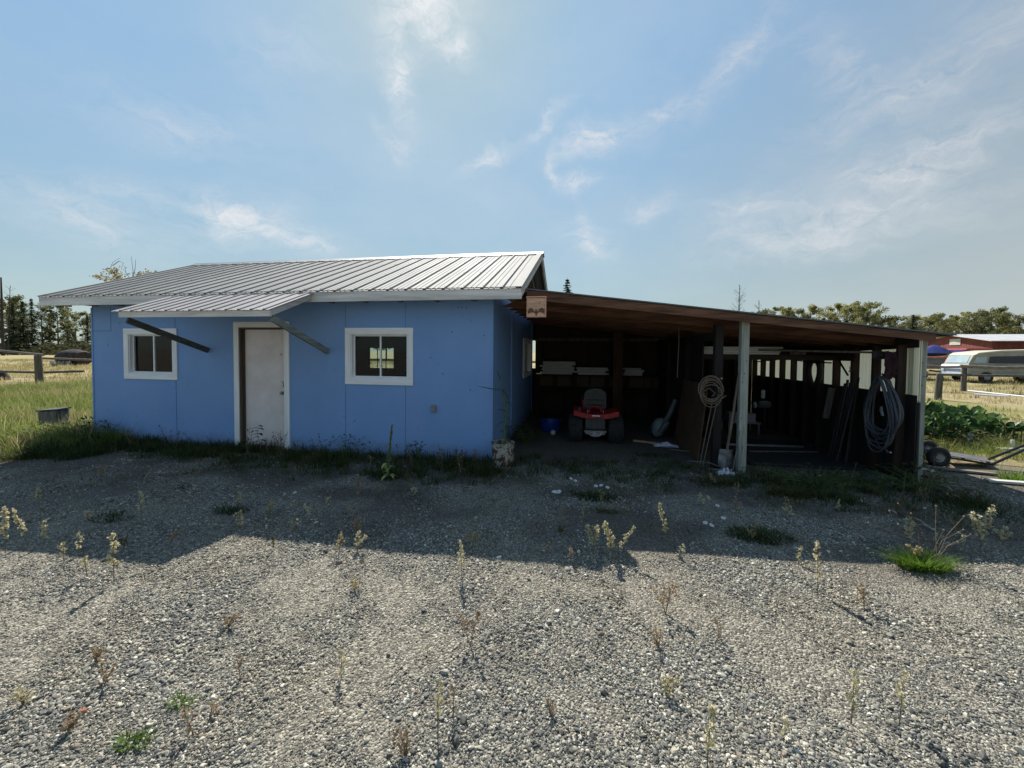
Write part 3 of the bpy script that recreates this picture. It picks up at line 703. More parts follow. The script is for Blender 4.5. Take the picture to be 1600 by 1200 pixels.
# ------------------------------------------------------------------ lean-to shed
SH = thing('lean_to_shed', (3.2, 0, 0), 'open fronted dark lean-to shed with sloping metal roof on wooden posts', 'shed')
def sz(x): return 2.645-(x-.50)*.1235     # top of sheet
sr = MB(); ribbed(-.02, 5.15, .5025, sz(.50), 6.06, sz(6.06), .235, .017, sr, 'Y')
build(sr, 'roof', DKROOF, SH)
x0, x1 = .46, 5.84
build(MB().prism([(x0+.06, sz(x0+.06)-.150), (x1, sz(x1)-.105), (x1, sz(x1)-.012), (x0+.06, sz(x0+.06)-.012)], 'Y', .0, .04), 'header_beam', REDWOOD, SH)
RAFT = wood('brown_shed_rafter', (.14, .068, .040), .8, 'X', 5, .5)
for i, yy in enumerate((.42, .95, 1.5, 2.05, 2.6, 3.15, 3.7, 4.3)):
    build(MB().prism([(.05, sz(.05)-.20), (5.9, sz(5.9)-.17), (5.9, sz(5.9)-.03), (.05, sz(.05)-.03)] if False else [(.06, 2.44), (.5, sz(.5)-.03), (6.0, sz(6.0)-.03), (6.0, sz(6.0)-.09), (5.75, sz(5.75)-.17)], 'Y', yy, yy+.04), 'rafter', RAFT, SH)
pl = MB()
for xx in (.9, 1.6, 2.3, 3.0, 3.7, 4.4, 5.1, 5.8): pl.beam((xx, .05, sz(xx)-.021), (xx, 5.0, sz(xx)-.021), .085, .016)
build(pl, 'purlin', REDWOODY, SH)
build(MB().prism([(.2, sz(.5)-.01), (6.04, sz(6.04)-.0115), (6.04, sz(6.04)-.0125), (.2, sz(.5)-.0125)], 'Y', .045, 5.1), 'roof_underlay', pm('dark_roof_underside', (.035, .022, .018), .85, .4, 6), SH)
# front posts
for px_, w in ((3.625, .052), (5.785, .056)):
    c = build(MB().box((px_-w, .12, -.05), (px_+w, .12+2*w, sz(px_)-.04), bev=.006), 'post', POSTM, SH)
    nb = MB()
    for z in (.35, .78, 1.3, 1.42, 1.6): nb.lathe((px_+random.uniform(-.03, .03), .121, z), [(.008, 0), (.008, -.003)], 7, 'Y')
    build(nb, 'bolt', BLACK, c)
# partition (x ~ 3.3) with dark posts
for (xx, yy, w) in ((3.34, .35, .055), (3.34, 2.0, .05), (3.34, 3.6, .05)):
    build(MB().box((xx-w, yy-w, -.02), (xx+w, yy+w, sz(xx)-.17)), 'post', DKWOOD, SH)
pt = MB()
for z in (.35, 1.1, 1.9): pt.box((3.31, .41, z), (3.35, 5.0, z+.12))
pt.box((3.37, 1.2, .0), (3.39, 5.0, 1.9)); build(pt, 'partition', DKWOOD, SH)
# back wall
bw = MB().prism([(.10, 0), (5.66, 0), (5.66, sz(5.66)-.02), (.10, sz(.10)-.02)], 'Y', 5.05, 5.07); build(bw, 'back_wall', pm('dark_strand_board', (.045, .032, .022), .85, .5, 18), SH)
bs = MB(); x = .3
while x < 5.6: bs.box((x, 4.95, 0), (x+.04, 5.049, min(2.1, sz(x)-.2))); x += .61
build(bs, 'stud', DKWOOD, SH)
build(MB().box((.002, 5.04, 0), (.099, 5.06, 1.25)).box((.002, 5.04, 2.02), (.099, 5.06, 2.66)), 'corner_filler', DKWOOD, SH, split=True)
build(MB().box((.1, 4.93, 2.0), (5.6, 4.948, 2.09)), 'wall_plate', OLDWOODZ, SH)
ob_ = MB()
for x in (.24, .72, 1.2, 1.62, 2.1, 2.62, 3.0): ob_.box((x, 4.90, .78), (x+.36, 4.92, 1.06))
build(ob_, 'wall_panel', OSB, SH)
# shelf at the back
sf = build(MB().box((.15, 4.45, 1.09), (3.2, 4.9, 1.12)), 'shelf', DKWOODX, SH)
build(MB().box((.15, 4.45, .70), (3.2, 4.9, .73)), 'shelf', DKWOODX, SH)
for x in (.2, 1.2, 2.2, 3.1): build(MB().box((x, 4.46, 0), (x+.05, 4.51, 1.088)), 'shelf_leg', DKWOODX, SH)
build(MB().box((2.12, 3.9, 0), (2.34, 3.98, sz(2.2)-.17)), 'post', wood('brown_shed_post', (.075, .042, .024), .8, 'Z'), SH)
# right wall: kick boards, studs, translucent panels
XW = 5.62
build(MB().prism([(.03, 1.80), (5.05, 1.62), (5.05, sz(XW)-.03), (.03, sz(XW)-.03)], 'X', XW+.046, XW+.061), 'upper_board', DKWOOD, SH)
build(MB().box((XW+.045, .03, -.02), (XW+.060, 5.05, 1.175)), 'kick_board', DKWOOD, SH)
for i in range(11):
    y = .22+i*.455
    build(MB().box((XW-.06, y-.02, -.02), (XW+.044, y+.022, sz(XW)-.17)), 'stud', wood('brown_wall_stud', (.042, .026, .020), .8, 'Z') if 'brown_wall_stud' not in MATS else MATS['brown_wall_stud'], SH)
build(MB().box((XW-.055, .25, 1.60), (XW-.02, 5.0, 1.80)) if False else MB().box((XW-.085, 1.02, 1.60), (XW-.062, 5.0, 1.84)), 'wall_header', DKWOODX, SH)
pn = MB(); yy = .02; prof = []
while yy < 5.05: prof.append((yy, 0 if int(round(yy/.038)) % 2 else .014)); yy += .038
vs = []; fs = []
for dx in (0,):
    for z in (1.08, sz(XW)-.05):
        for (a, b_) in prof: vs.append((XW+.064+b_+dx, a, z))
n_ = len(prof)
for k in range(n_-1):
    fs.append((k, k+1, n_+k+1, n_+k))
pn.add(vs, fs)
for k in range(0, n_, 2): pn.box((XW+.0795, prof[k][0]-.006, 1.08), (XW+.0835, prof[k][0]+.006, sz(XW)-.05))  # strips added over the sheet so its ribs show as darker stripes
build(pn, 'wall_sheet', FIBRE, SH)
build(MB().box((XW+.084, .02, -.02), (XW+.094, 5.05, 1.10)), 'skirting_board', OLDWOODZ, SH)
# overhead rack
for yy in (1.42, 2.9): build(MB().box((3.40, yy, 1.60), (XW-.06, yy+.05, 1.69)), 'rack_beam', DKWOODX, SH)

# ------------------------------------------------------------------ things in the shed
def boards(name, label, grp, x0, x1, y0, y1, z0, th, n, mat=WBOARD, jit=.06, seed=1):
    rr = random.Random(seed); cx = (x0+x1)/2
    for i in range(n):
        j = rr.uniform(-jit, jit); k = rr.uniform(-.02, .02)
        lb = label[i] if isinstance(label, list) else label
        o = build(MB().box((x0+j, y0+k, z0+i*(th+.003)), (x1+j, y1+k, z0+i*(th+.003)+th), bev=.003), name, mat, at=(cx, (y0+y1)/2, z0+i*(th+.003)))
        tag(o, lb, 'board', grp)
boards('white_board', 'off-white board in the tall left stack on the back shelf', 'boards in the left stack on the back shelf', .33, 1.17, 4.5, 4.8, 1.122, .045, 7, seed=1)
boards('white_board', 'off-white board in the lower middle stack on the back shelf', 'boards in the middle stack on the back shelf', 1.22, 2.02, 4.5, 4.8, 1.122, .045, 4, seed=2)
boards('white_board', 'off-white board in the short right stack on the back shelf', 'boards in the right stack on the back shelf', 2.45, 2.92, 4.5, 4.8, 1.122, .045, 4, seed=3)
boards('white_lath', 'long white painted plank in the stack on the overhead rack', 'white planks on the overhead rack', 3.42, 4.66, 1.40, 1.56, 1.692, .030, 4, jit=.05, seed=4)
tag(build(MB().beam((4.55, 1.5, 1.72), (5.0, 1.7, 1.71), .2, .05), 'loose_plank', DKWOODX, at=(4.7, 1.6, 1.69)), 'short dark plank beside the white planks overhead', 'plank')
tag(build(MB().beam((4.9, 1.35, 1.715), (5.5, 2.9, 1.715), .22, .04), 'loose_plank', OLDWOODZ, at=(5.1, 1.6, 1.69)), 'wide grey plank lying crosswise on the overhead rack', 'plank')
tag(build(MB().beam((4.2, 1.55, 1.77), (5.52, .55, 1.735), .12, .03), 'loose_plank', OLDWOODZ, at=(5.0, 1.0, 1.7)), 'long thin grey plank poking forward off the overhead rack', 'plank')

# lawn tractor seen from behind
T = thing('lawn_tractor', (1.63, 1.75, 0), 'red riding lawn tractor parked tail out in the shed', 'lawn tractor')
def wheel(cx, cy, r, w, parent, mat=TYRE):
    p = []
    for k in range(9):
        a = -PI/2+PI*k/8; p.append((r-.07*r*1.2+.085*r*math.cos(a)*1.0, w/2*math.sin(a)))
    prof = [(r*.5, -w*.42)]+[(r*.86+(r*.14)*math.cos(a), w/2*math.sin(a)) for a in [-PI/2+PI*k/10 for k in range(11)]]+[(r*.5, w*.42)]
    mb = MB().lathe((cx, cy, r), prof, 32, 'X', cap=False)
    for k in range(22):
        a = 2*PI*k/22
        for s in (-1, 1):
            c = Vector((cx+s*w*.22, cy+math.sin(a+s*.07)*r*.99, r+math.cos(a+s*.07)*r*.99)); d = Vector((0, math.sin(a), math.cos(a)))
            tmp = MB().box((-w*.2, -.012, -.012), (w*.2, .012, .012)); m = Matrix.Rotation(-a, 3, 'X')@Matrix.Rotation(s*.5, 3, 'Z')
            mb.add([c+m@v for v in tmp.v], tmp.f)
    wo = build(mb, 'wheel', mat, parent, smooth=True)
    build(MB().lathe((cx, cy, r), [(.02, -w*.40), (r*.2, -w*.40), (r*.25, -w*.2), (r*.48, -w*.25), (r*.52, -w*.42), (r*.52, w*.42), (r*.48, w*.25), (r*.2, w*.3), (.02, w*.3)], 24, 'X'), 'rim', GREYMET if r < .2 else WHITEPL, wo, smooth=True)
    return wo
wheel(1.26, 1.72, .262, .27, T); wheel(2.00, 1.72, .262, .27, T); wheel(1.30, 2.95, .19, .16, T); wheel(1.96, 2.95, .19, .16, T)
fe = MB(); fn = 16
for lay in (0, 1):
    pass
prof = []
for k in range(fn+1):
    t = k/fn; x = 1.225+.81*t; e = min(t, 1-t)*2
    top = .585+.012*(1-e)-.02*math.cos(PI*(t-.5))**2+.035*smooth01(.45, 0, e)
    bot = .495+.045*smooth01(.5, 0, e)
    prof.append((x, top, bot))
for yy0, yy1, ins in ((1.42, 1.47, .0), (1.47, 2.05, .0)):
    poly = [(x, z) for x, z, _ in prof]+[(x, b_ if yy0 < 1.45 else z-.03) for x, z, b_ in prof[::-1]]
    fe.prism(poly, 'Y', yy0, yy1-.001)
fo = build(fe, 'fender', REDP, T, smooth=True)
build(MB().box((1.56, 1.4165, .533), (1.70, 1.4195, .551)), 'decal', pm('white_decal', (.8, .8, .8), .4, .05), fo)
st = MB(); bp = []
for k in range(13):
    t = k/12; a = PI*t; bp.append((1.62+.205*math.cos(a)*(1 if True else 0), .86+.16*math.sin(a)**.7))
poly = [(1.825, .66)]+bp+[(1.415, .66)]
st.prism(poly, 'Y', 1.70, 1.79)
se = build(st, 'seat', SEATM, T, smooth=True)
build(MB().box((1.42, 1.79, .64), (1.82, 2.20, .72), bev=.03), 'cushion', SEATM, se)
build(MB().tube([(1.47, 1.695, .70), (1.62, 1.69, .705), (1.77, 1.695, .70)], .008, 6).tube([(1.46, 1.695, .80), (1.62, 1.69, .805), (1.78, 1.695, .80)], .005, 6), 'piping', BLKMET, se)
build(MB().tube([(1.52, 1.5, .60), (1.52, 1.52, .68), (1.54, 1.55, .695), (1.70, 1.55, .695), (1.72, 1.52, .68), (1.72, 1.5, .60)], .010, 8), 'seat_bracket', REDP, T)
build(MB().tube([(1.48, 1.46, .59), (1.48, 1.46, .645)], .010, 8).tube([(1.76, 1.46, .59), (1.76, 1.46, .645)], .010, 8).tube([(1.335, 1.6, .60), (1.33, 1.6, .665)], .009, 8), 'fender_peg', GREYMET, T)
build(MB().box((1.44, 1.50, .28), (1.80, 1.56, .492), bev=.01), 'rear_plate', pm('dark_grey_tail_plate', (.055, .058, .06), .5), T)
hb = MB().box((1.42, 1.44, .245), (1.82, 1.50, .262)).prism([(1.44, .24), (1.80, .24), (1.70, .165), (1.62, .145), (1.54, .165)], 'Y', 1.44, 1.452)
hb.tube([(1.43, 1.46, .24), (1.46, 1.46, .19), (1.55, 1.46, .20)], .008, 6).tube([(1.81, 1.46, .24), (1.78, 1.46, .19), (1.69, 1.46, .20)], .008, 6)
build(hb, 'hitch', pm('worn_bare_steel', (.35, .33, .33), .5, .5, 20, metal=.5), T)
build(MB().box((1.42, 1.58, .16), (1.82, 3.15, .30), bev=.02), 'frame', BLKMET, T)
hood = MB().box((1.36, 2.40, .30), (1.88, 3.30, .74), bev=.07); build(hood, 'hood', REDP, T, smooth=True)
build(MB().tube([(1.62+.17*math.cos(a), 2.33+.06*math.sin(a), .90+.13*math.sin(a)) for a in [2*PI*k/20 for k in range(21)]], .012, 8).tube([(1.62, 2.34, .90), (1.62, 2.5, .72)], .018, 8), 'steering_wheel', BLACK, T)
build(MB().lathe((1.62, 2.3, .12), [(.5, 0), (.53, .02), (.5, .09), (.3, .11)], 24), 'mower_deck', BLKMET, T)
build(MB().tube([(1.262, 1.72, .262), (1.998, 1.72, .262)], .03, 10), 'axle', BLKMET, T)

# blue tub, green plant with pale buds behind bucket
tb = MB().lathe((.72, 2.6, 0), [(.17, 0), (.20, .02), (.235, .21), (.25, .215), (.25, .23), (.225, .225), (.19, .03), (.02, .025)], 28)
tag(build(tb, 'blue_tub', BLUETUB, at=(.72, 2.6, 0), smooth=True), 'blue plastic tub on the shed floor left of the tractor', 'tub')
tag(build(MB().lathe((.80, 2.18, .0), [(.008, 0), (.04, .01), (.055, .04), (.05, .08), (.02, .10), (.005, .10)], 14), 'white_ball', WHITEPL, at=(.8, 2.18, 0), smooth=True), 'small pale ball lying in front of the blue tub', 'ball')

# leaf blower leaning near partition
V = thing('leaf_blower', (3.0, 2.3, 0), 'grey green leaf blower leaning with its tube up', 'leaf blower')
vb = MB()
c0 = Vector((2.86, 2.3, .16)); c1 = Vector((3.0, 2.3, .34))
vb.tube([(2.80, 2.3, .06), (2.86, 2.3, .12), (2.90, 2.3, .22), (2.95, 2.3, .32), (3.0, 2.3, .38)], [.07, .13, .15, .13, .06], 14)
build(vb, 'body', GREYPL, V, smooth=True)
build(MB().tube([(2.90, 2.16, .14), (2.99, 2.16, .30), (3.05, 2.16, .36)], [.06, .07, .05], 12), 'engine_cover', pm('dark_grey_plastic', (.07, .075, .08), .5), V, smooth=True)
build(MB().tube([(2.98, 2.25, .30), (3.10, 2.22, .55), (3.18, 2.2, .80)], [.055, .05, .045], 14), 'blower_tube', pm('mid_grey_plastic', (.09, .10, .105), .5), V, smooth=True)
build(MB().tube([(2.76, 2.2, .10), (2.68, 2.2, .16), (2.72, 2.2, .22)], .012, 8), 'handle', BLKMET, V)

def cloth(name, mat, loc, sx, sy, h, seed, lab, cat, upright=False, group=None):
    n = 18; mb = MB(); vs = []
    for lay in (0, 1):
        for j in range(n+1):
            for i in range(n+1):
                u, v = i/n*2-1, j/n*2-1; r = 1-.25*abs(mnoise.noise(Vector((math.atan2(v, u)*1.2, seed, 0))))*(u*u+v*v)
                z = h*(1-.7*(u*u+v*v)**.5)*(.55+.9*abs(mnoise.noise(Vector((u*2.4, v*2.4, seed)))))
                z = max(.004, z)
                if upright: p = Vector((sx*u*r, -z*(1-lay)-.002*lay, sy*v*r))
                else: p = Vector((sx*u*r, sy*v*r, z*(1-lay)+.002*lay))
                vs.append(Vector(loc)+p)
    m = (n+1)**2; fs = []
    for j in range(n):
        for i in range(n): q = j*(n+1)+i; fs.append((q, q+1, q+n+2, q+n+1)); fs.append((m+q, m+q+n+1, m+q+n+2, m+q+1))
    mb.add(vs, fs); return tag(build(mb, name, mat, at=loc, smooth=True), lab, cat, group)
cloth('white_rag', CLOTHW, (2.88, 1.55, 0.01), .22, .09, .10, 3, 'crumpled white rag on the dirt by the brown panel', 'rag')
tag(build(MB().beam((2.35, 1.85, .03), (2.95, 1.62, .03), .05, .035), 'scrap_stick', NEWWOOD, at=(2.6, 1.7, 0)), 'pale wood stick lying on the dirt beside the rag', 'stick')

# brown panel leaning on the partition
pb = MB(); pb.add([(3.10, 1.95, 0), (3.15, .60, 0), (3.275, .60, 1.22), (3.26, 1.95, 1.22), (3.12, 1.95, 0), (3.17, .60, 0), (3.30, .60, 1.215), (3.28, 1.95, 1.215)], [(0, 1, 2, 3), (4, 7, 6, 5), (0, 4, 5, 1), (1, 5, 6, 2), (2, 6, 7, 3), (3, 7, 4, 0)])
tag(build(pb, 'brown_panel', PLYBR, at=(3.1, 1.3, 0)), 'brown hardboard sheet leaning against the partition', 'panel')
# rope coil on the dark post
rr = random.Random(5); rp = []
for k in range(7*26+1):
    a = 2*PI*k/26; lp = k//26; r = .145+.022*math.sin(lp*2.1)+.006*math.sin(a*3+lp)
    rp.append((3.215+r*math.cos(a)+.006*lp*math.sin(lp), .215-.007*lp+.012*math.sin(a*2+lp), 1.16+r*1.12*math.sin(a)-.012*lp*math.cos(lp)))
rc = thing('rope_coil', (3.215, .215, 1.0), 'pale brown cable coiled and hung on the dark post', 'cable coil')
build(MB().tube(rp, .0065, 6), 'coil', WIREM, rc, smooth=True)
build(MB().tube([(3.36, .22, 1.34), (3.35, .28, 1.33), (3.33, .30, 1.30)], .014, 8), 'hook', NEWWOOD, rc)
build(MB().tube([(3.10, .2, 1.14), (3.18, .19, 1.20), (3.27, .2, 1.12), (3.22, .19, 1.08)], .0065, 6), 'loose_end', WIREM, rc)
# thin rods leaning beside it
for i, (a, b_, lb) in enumerate((((3.10, .30, 0), (3.25, .27, .98), 'left of two thin pale canes leaning below the cable coil'), ((3.14, .28, 0), (3.31, .26, .98), 'right of two thin pale canes leaning below the cable coil'))):
    tag(build(MB().tube([a, b_], .007, 6), 'cane', WIREM, at=a), lb, 'cane')
# shovel, rake and bits near centre post
SV = thing('shovel', (3.36, .28, 0), 'long handled shovel leaning between the dark and pale posts', 'shovel')
build(MB().tube([(3.43, .16, .30), (3.50, .17, .8), (3.58, .20, 1.42)], [.019, .017, .015], 10), 'handle', wood('worn_tool_handle', (.16, .12, .09), .7, 'Z'), SV, smooth=True)
bl = []; 
for j in range(7):
    t = j/6; w = .09*(1-max(0, t-.55)**2*3.5)
    for i in range(7): u = i/3-1; bl.append(Vector((3.385+u*w+.045*(1-t), .145+.03*u*u-.02*t, .32-.30*t)))
bm_ = MB(); bm_.add(bl, [(j*7+i, j*7+i+1, (j+1)*7+i+1, (j+1)*7+i) for j in range(6) for i in range(6)]); bm_.add([v+Vector((0, .005, 0)) for v in bl], [(j*7+i, (j+1)*7+i, (j+1)*7+i+1, j*7+i+1) for j in range(6) for i in range(6)])
build(bm_, 'blade', pm('worn_steel_blade', (.20, .20, .21), .5, .5, 10, metal=.5), SV, smooth=True)
for k, (a, b_, lb) in enumerate((((3.47, .05, 0), (3.56, .05, .62), 'taller bright metal rod leaning by the shovel blade'), ((3.51, -.02, 0), (3.585, .0, .42), 'shorter bright metal rod next to the pale post foot'))):
    tag(build(MB().tube([a, b_], .006, 6), 'metal_rod', GREYMET, at=a), lb, 'rod')
sk = MB().tube([(3.66-.09, .33, 1.05), (3.60-.05, .3, .98), (3.565, .28, .85), (3.545, .28, .72)], [.012, .02, .018, .014], 8)
tag(build(sk, 'sickle', BLKMET, at=(3.58, .3, .72), smooth=True), 'dark curved sickle hanging behind the pale centre post', 'sickle')
cloth('white_bag', CLOTHW, (3.36, -.02, .01), .12, .08, .11, 9, 'torn white plastic bag at the foot of the shovel', 'bag')
# junk in the right bay
MT = MB().box((3.9, .55, .005), (5.45, 2.4, .05), bev=.008)
tag(build(MT, 'floor_mat', BLACK, at=(4.6, 1.4, 0)), 'dark rubber mat covering the right bay floor', 'mat')
tag(build(MB().beam((4.0, 1.72, .065), (5.25, 1.80, .065), .03, .03), 'metal_strip', GREYMET, at=(4.6, 1.75, .05)), 'thin pale metal strip across the back of the mat', 'strip')
tag(build(MB().beam((4.15, 1.25, .062), (5.3, 1.45, .062), .025, .022), 'metal_strip', OLDWOODZ, at=(4.6, 1.3, .05)), 'dull strip lying across the middle of the mat', 'strip')
BN = thing('work_table', (4.75, 3.3, 0), 'low grey metal table stacked with pale slabs at the back of the right bay', 'table')
build(MB().box((4.45, 3.1, .22), (5.1, 3.6, .25)), 'table_top', GREYMET, BN)
for dx in (4.47, 5.05):
    for dy in (3.12, 3.55): build(MB().box((dx, dy, 0), (dx+.03, dy+.03, .219)), 'leg', GREYMET, BN)
boards('pale_slab', ['long pale slab at the bottom of the stack on the low table', 'pale slab in the middle of the stack on the low table', 'short pale slab on top of the stack on the low table'], 'slabs on the low table', 4.5, 5.02, 3.12, 3.4, .252, .06, 3, pm('pale_grey_slab', (.33, .34, .37), .7), .03, 8)
PMP = thing('bench_grinder', (5.25, 3.3, 0), 'small dark machine on a thin stand with a pale wheel', 'machine')
build(MB().tube([(5.25, 3.3, 0), (5.25, 3.3, .52)], .02, 8).lathe((5.25, 3.3, 0), [(.13, 0), (.13, .02), (.02, .03)], 16), 'stand', BLKMET, PMP)
build(MB().lathe((5.10, 3.3, .62), [(.02, 0), (.075, .02), (.08, .2), (.06, .24), (.02, .25)], 16, 'X'), 'motor', pm('grey_machine_paint', (.14, .15, .16), .4), PMP, smooth=True)
build(MB().lathe((5.06, 3.3, .60), [(.02, -.03), (.065, -.03), (.065, .0), (.02, .005)], 18, 'X'), 'grinding_wheel', WHITEPL, PMP, smooth=True)
build(MB().lathe((5.2, 3.3, .75), [(.03, 0), (.04, .02), (.04, .16), (.02, .18)], 12), 'canister', WHITEPL, PMP, smooth=True)

# garden hose hung on the right wall
HS = thing('hose', (5.48, .31, .35), 'blue grey hose coiled in long loops on the shed right wall', 'hose')
rr = random.Random(11); hp = MB()
top = Vector((5.50, .30, 1.40))
for k in range(13):
    wy = rr.uniform(.20, .34); zb = rr.uniform(.34, .66); yo = rr.uniform(-.05, .05); xo = 5.46+rr.uniform(-.05, .06); pts_ = []
    for j in range(41):
        t = j/40; a = 2*PI*t; s_ = math.sin(a/2)           # teardrop: narrow at the hook, wide at the bottom
        z = top.z-(top.z-zb)*(1-math.cos(a))/2
        w = wy*math.sin(a)*(.35+.65*((1-math.cos(a))/2)**.8)*1.25
        pts_.append((xo+.02*math.sin(a*2+k), .31+yo*s_-w, z+.01*math.sin(5*a+k)))
    hp.tube(pts_, .0125, 8, cap=False)
build(hp, 'loops', HOSEM, HS, smooth=True)
build(MB().tube([(5.47, .33, .98), (5.45, .30, .93), (5.46, .28, .86)], [.016, .02, .016], 8).tube([(5.44, .18, .42), (5.40, .08, .40), (5.40, .03, .41)], .0125, 8), 'hose_end', GREYMET, HS, smooth=True)
build(MB().tube([(XW-.06, .30, 1.40), (5.50, .30, 1.40), (5.44, .30, 1.44)], .012, 8), 'hook', BLKMET, HS)
cloth('red_jacket', CLOTHR, (5.50, .24, 1.56), .08, .19, .12, 21, 'dark red jacket hanging above the coiled hose', 'jacket', True)
cloth('leather_cap', CLOTHD, (5.44, .34, 1.70), .11, .06, .09, 25, 'black leather cap hanging left of the red jacket', 'cap', True)
# horse collar
hc = [(5.50, 2.02+.17*math.sin(a)*(1.0+.25*math.cos(a)), 1.36-.23*math.cos(a)*-1*(1)) for a in [2*PI*k/24 for k in range(25)]]
tag(build(MB().tube(hc, .045, 10), 'horse_collar', CLOTHD, at=(5.5, 2.02, 1.2), smooth=True), 'black horse collar hanging on the translucent wall', 'horse collar')
tag(build(MB().beam((5.44, 1.53, .62), (5.52, 1.53, 1.14), .10, .02, (0, 1, 0)), 'hanging_board', OLDWOODZ, at=(5.48, 1.53, .62)), 'narrow grey board hung on a stud below the horse collar', 'board')
PB = thing('pole_bundle', (5.4, 1.05, 0), 'bundle of dark poles leaning on the right wall', 'poles')
rr = random.Random(2)
for k in range(6): build(MB().tube([(5.28+rr.uniform(-.05, .05), .80+.07*k, 0), (5.50, .86+.06*k, 1.28+rr.uniform(-.06, .08))], .018, 8), 'pole', [DKWOOD, BLKMET, BLACK][k % 3], PB)
st_ = MB()
for (a, b_) in (((5.5, 3.9, 1.55), (5.5, 3.1, 1.62)), ((5.5, 3.0, 1.60), (5.48, 1.5, 1.56)), ((5.5, 4.6, 1.50), (5.5, 3.8, 1.58))): st_.tube([a, Vector(a).lerp(Vector(b_), .5)+Vector((0, 0, -.015)), b_], .012, 6)
tag(build(st_, 'harness_strap', CLOTHD, at=(5.5, 3.0, 1.5)), 'dark leather straps strung along the translucent wall', 'strap')
hr_ = thing('rake_head', (5.48, .98, 1.45), 'dark garden rake hung on the wall left of the hose', 'rake')
build(MB().tube([(5.47, 1.28, 1.60), (5.45, 1.02, 1.38)], .014, 8).tube([(5.45, .86, 1.44), (5.45, 1.0, 1.44)], .008, 6), 'handle', BLKMET, hr_)
tt = MB()
for k in range(4): tt.tube([(5.45, .87+.035*k, 1.44), (5.45, .875+.035*k, 1.5+.02*(k % 2))], .004, 5)
build(tt, 'teeth', BLKMET, hr_)
tag(build(MB().tube([(2.98, 1.2, 2.25), (2.985, 1.2, 1.9), (2.97, 1.2, 1.28)], .008, 6), 'rafter_cord', WIREM, at=(2.98, 1.2, 1.3)), 'pale cord hanging straight down from the shed rafters', 'cord')
# scraps at the partition foot
rr = random.Random(14)
for k, lb in enumerate(('thin bent twig lying by the brown panel foot', 'dry branch lying in front of the cable coil', 'dry stick lying on the threshold weeds by the shovel')):
    a = Vector(((2.9, 1.3, .02), (3.0, .55, .03), (3.15, .1, .04))[k]); b_ = a+Vector((.42, -.55+.1*k, .02)); mid = a.lerp(b_, .5)+Vector((.04, 0, .03))
    tag(build(MB().tube([a, mid, b_], [.008, .01, .006], 6), 'stick', OLDWOOD, at=a), lb, 'stick')

# bat house on the header
BH = thing('bat_house', (.70, -.10, 2.2), 'pale wooden bat box with a bat cut-out under the eave end', 'bat house')
bx0, bx1, bz0, bz1, by = .575, .845, 2.19, 2.46, -.40
bh = MB().box((bx0+.012, by+.012, bz0+.11), (bx1-.012, by+.05, bz1), bev=.002)
build(bh, 'front_panel', BATW, BH)
build(MB().box((bx0, by, bz0), (bx0+.0115, by+.10, bz1+.005)).box((bx1-.0115, by, bz0), (bx1, by+.10, bz1+.005)).box((bx0-.005, by-.01, bz1+.006), (bx1+.005, by+.11, bz1+.02)), 'side_panel', BATW, BH)
build(MB().box((bx0+.012, by+.0125, bz0), (bx1-.012, by+.05, bz0+.109)), 'lower_panel', BATW, BH)
def batpoly(cx, cz, w, h):
    p = [(0, -.5), (.13, -.12), (.28, -.02), (.42, .04), (.62, -.02), (.95, -.15), (1, .15), (.85, .42), (.6, .52), (.36, .38), (.24, .12), (.13, .12), (.11, .42), (.055, .28)]
    q = [(cx+a*w/2, cz+b_*h) for a, b_ in p]; q += [(cx-a*w/2, cz+b_*h) for a, b_ in p[::-1][:-1]]; return q
cxb = (bx0+bx1)/2
build(MB().prism(batpoly(cxb, bz0+.068, bx1-bx0-.030, .125), 'Y', by+.004, by+.010), 'bat_cutout', BATD, BH)
build(MB().prism([(bx0+.012, bz0+.004), (cxb-.05, bz0+.004), (cxb, bz0-.006), (cxb+.05, bz0+.004), (bx1-.012, bz0+.004), (bx1-.012, bz0+.035), (cxb, bz0+.03), (bx0+.012, bz0+.035)], 'Y', by+.011, by+.0205), 'lower_lip', BATW, BH)
build(MB().lathe((.755, by+.012, 2.385), [(.007, 0), (.007, -.004)], 8, 'Y').lathe((.81, by+.012, 2.38), [(.004, 0), (.004, -.004)], 8, 'Y'), 'knot', BLACK, BH)
build(MB().box((.66, by+.10, 2.30), (.76, .0, 2.36)), 'mounting_block', REDWOOD, BH)

# rusty bucket with weed
bc = Vector((.215, -.20, 0))
BK = MB().lathe(bc, [(.148, 0.0), (.150, .006), (.158, .10), (.165, .22), (.170, .345), (.176, .35), (.176, .36), (.168, .362), (.162, .345), (.150, .05), (.01, .05)], 36)
for i, v in enumerate(BK.v):
    if v.z > .3: v.z += .008*mnoise.noise(v*9); v.x += .012*mnoise.noise(Vector((v.y*8, 1, 2)))
bko = tag(build(BK, 'metal_bucket', RUSTW, at=bc, smooth=True), 'rusty chipped white bucket at the blue building corner', 'bucket')
build(MB().lathe(bc, [(.005, .235), (.155, .23), (.154, .2)], 20), 'soil', pm('dark_pot_soil', (.035, .028, .022), .95), bko)
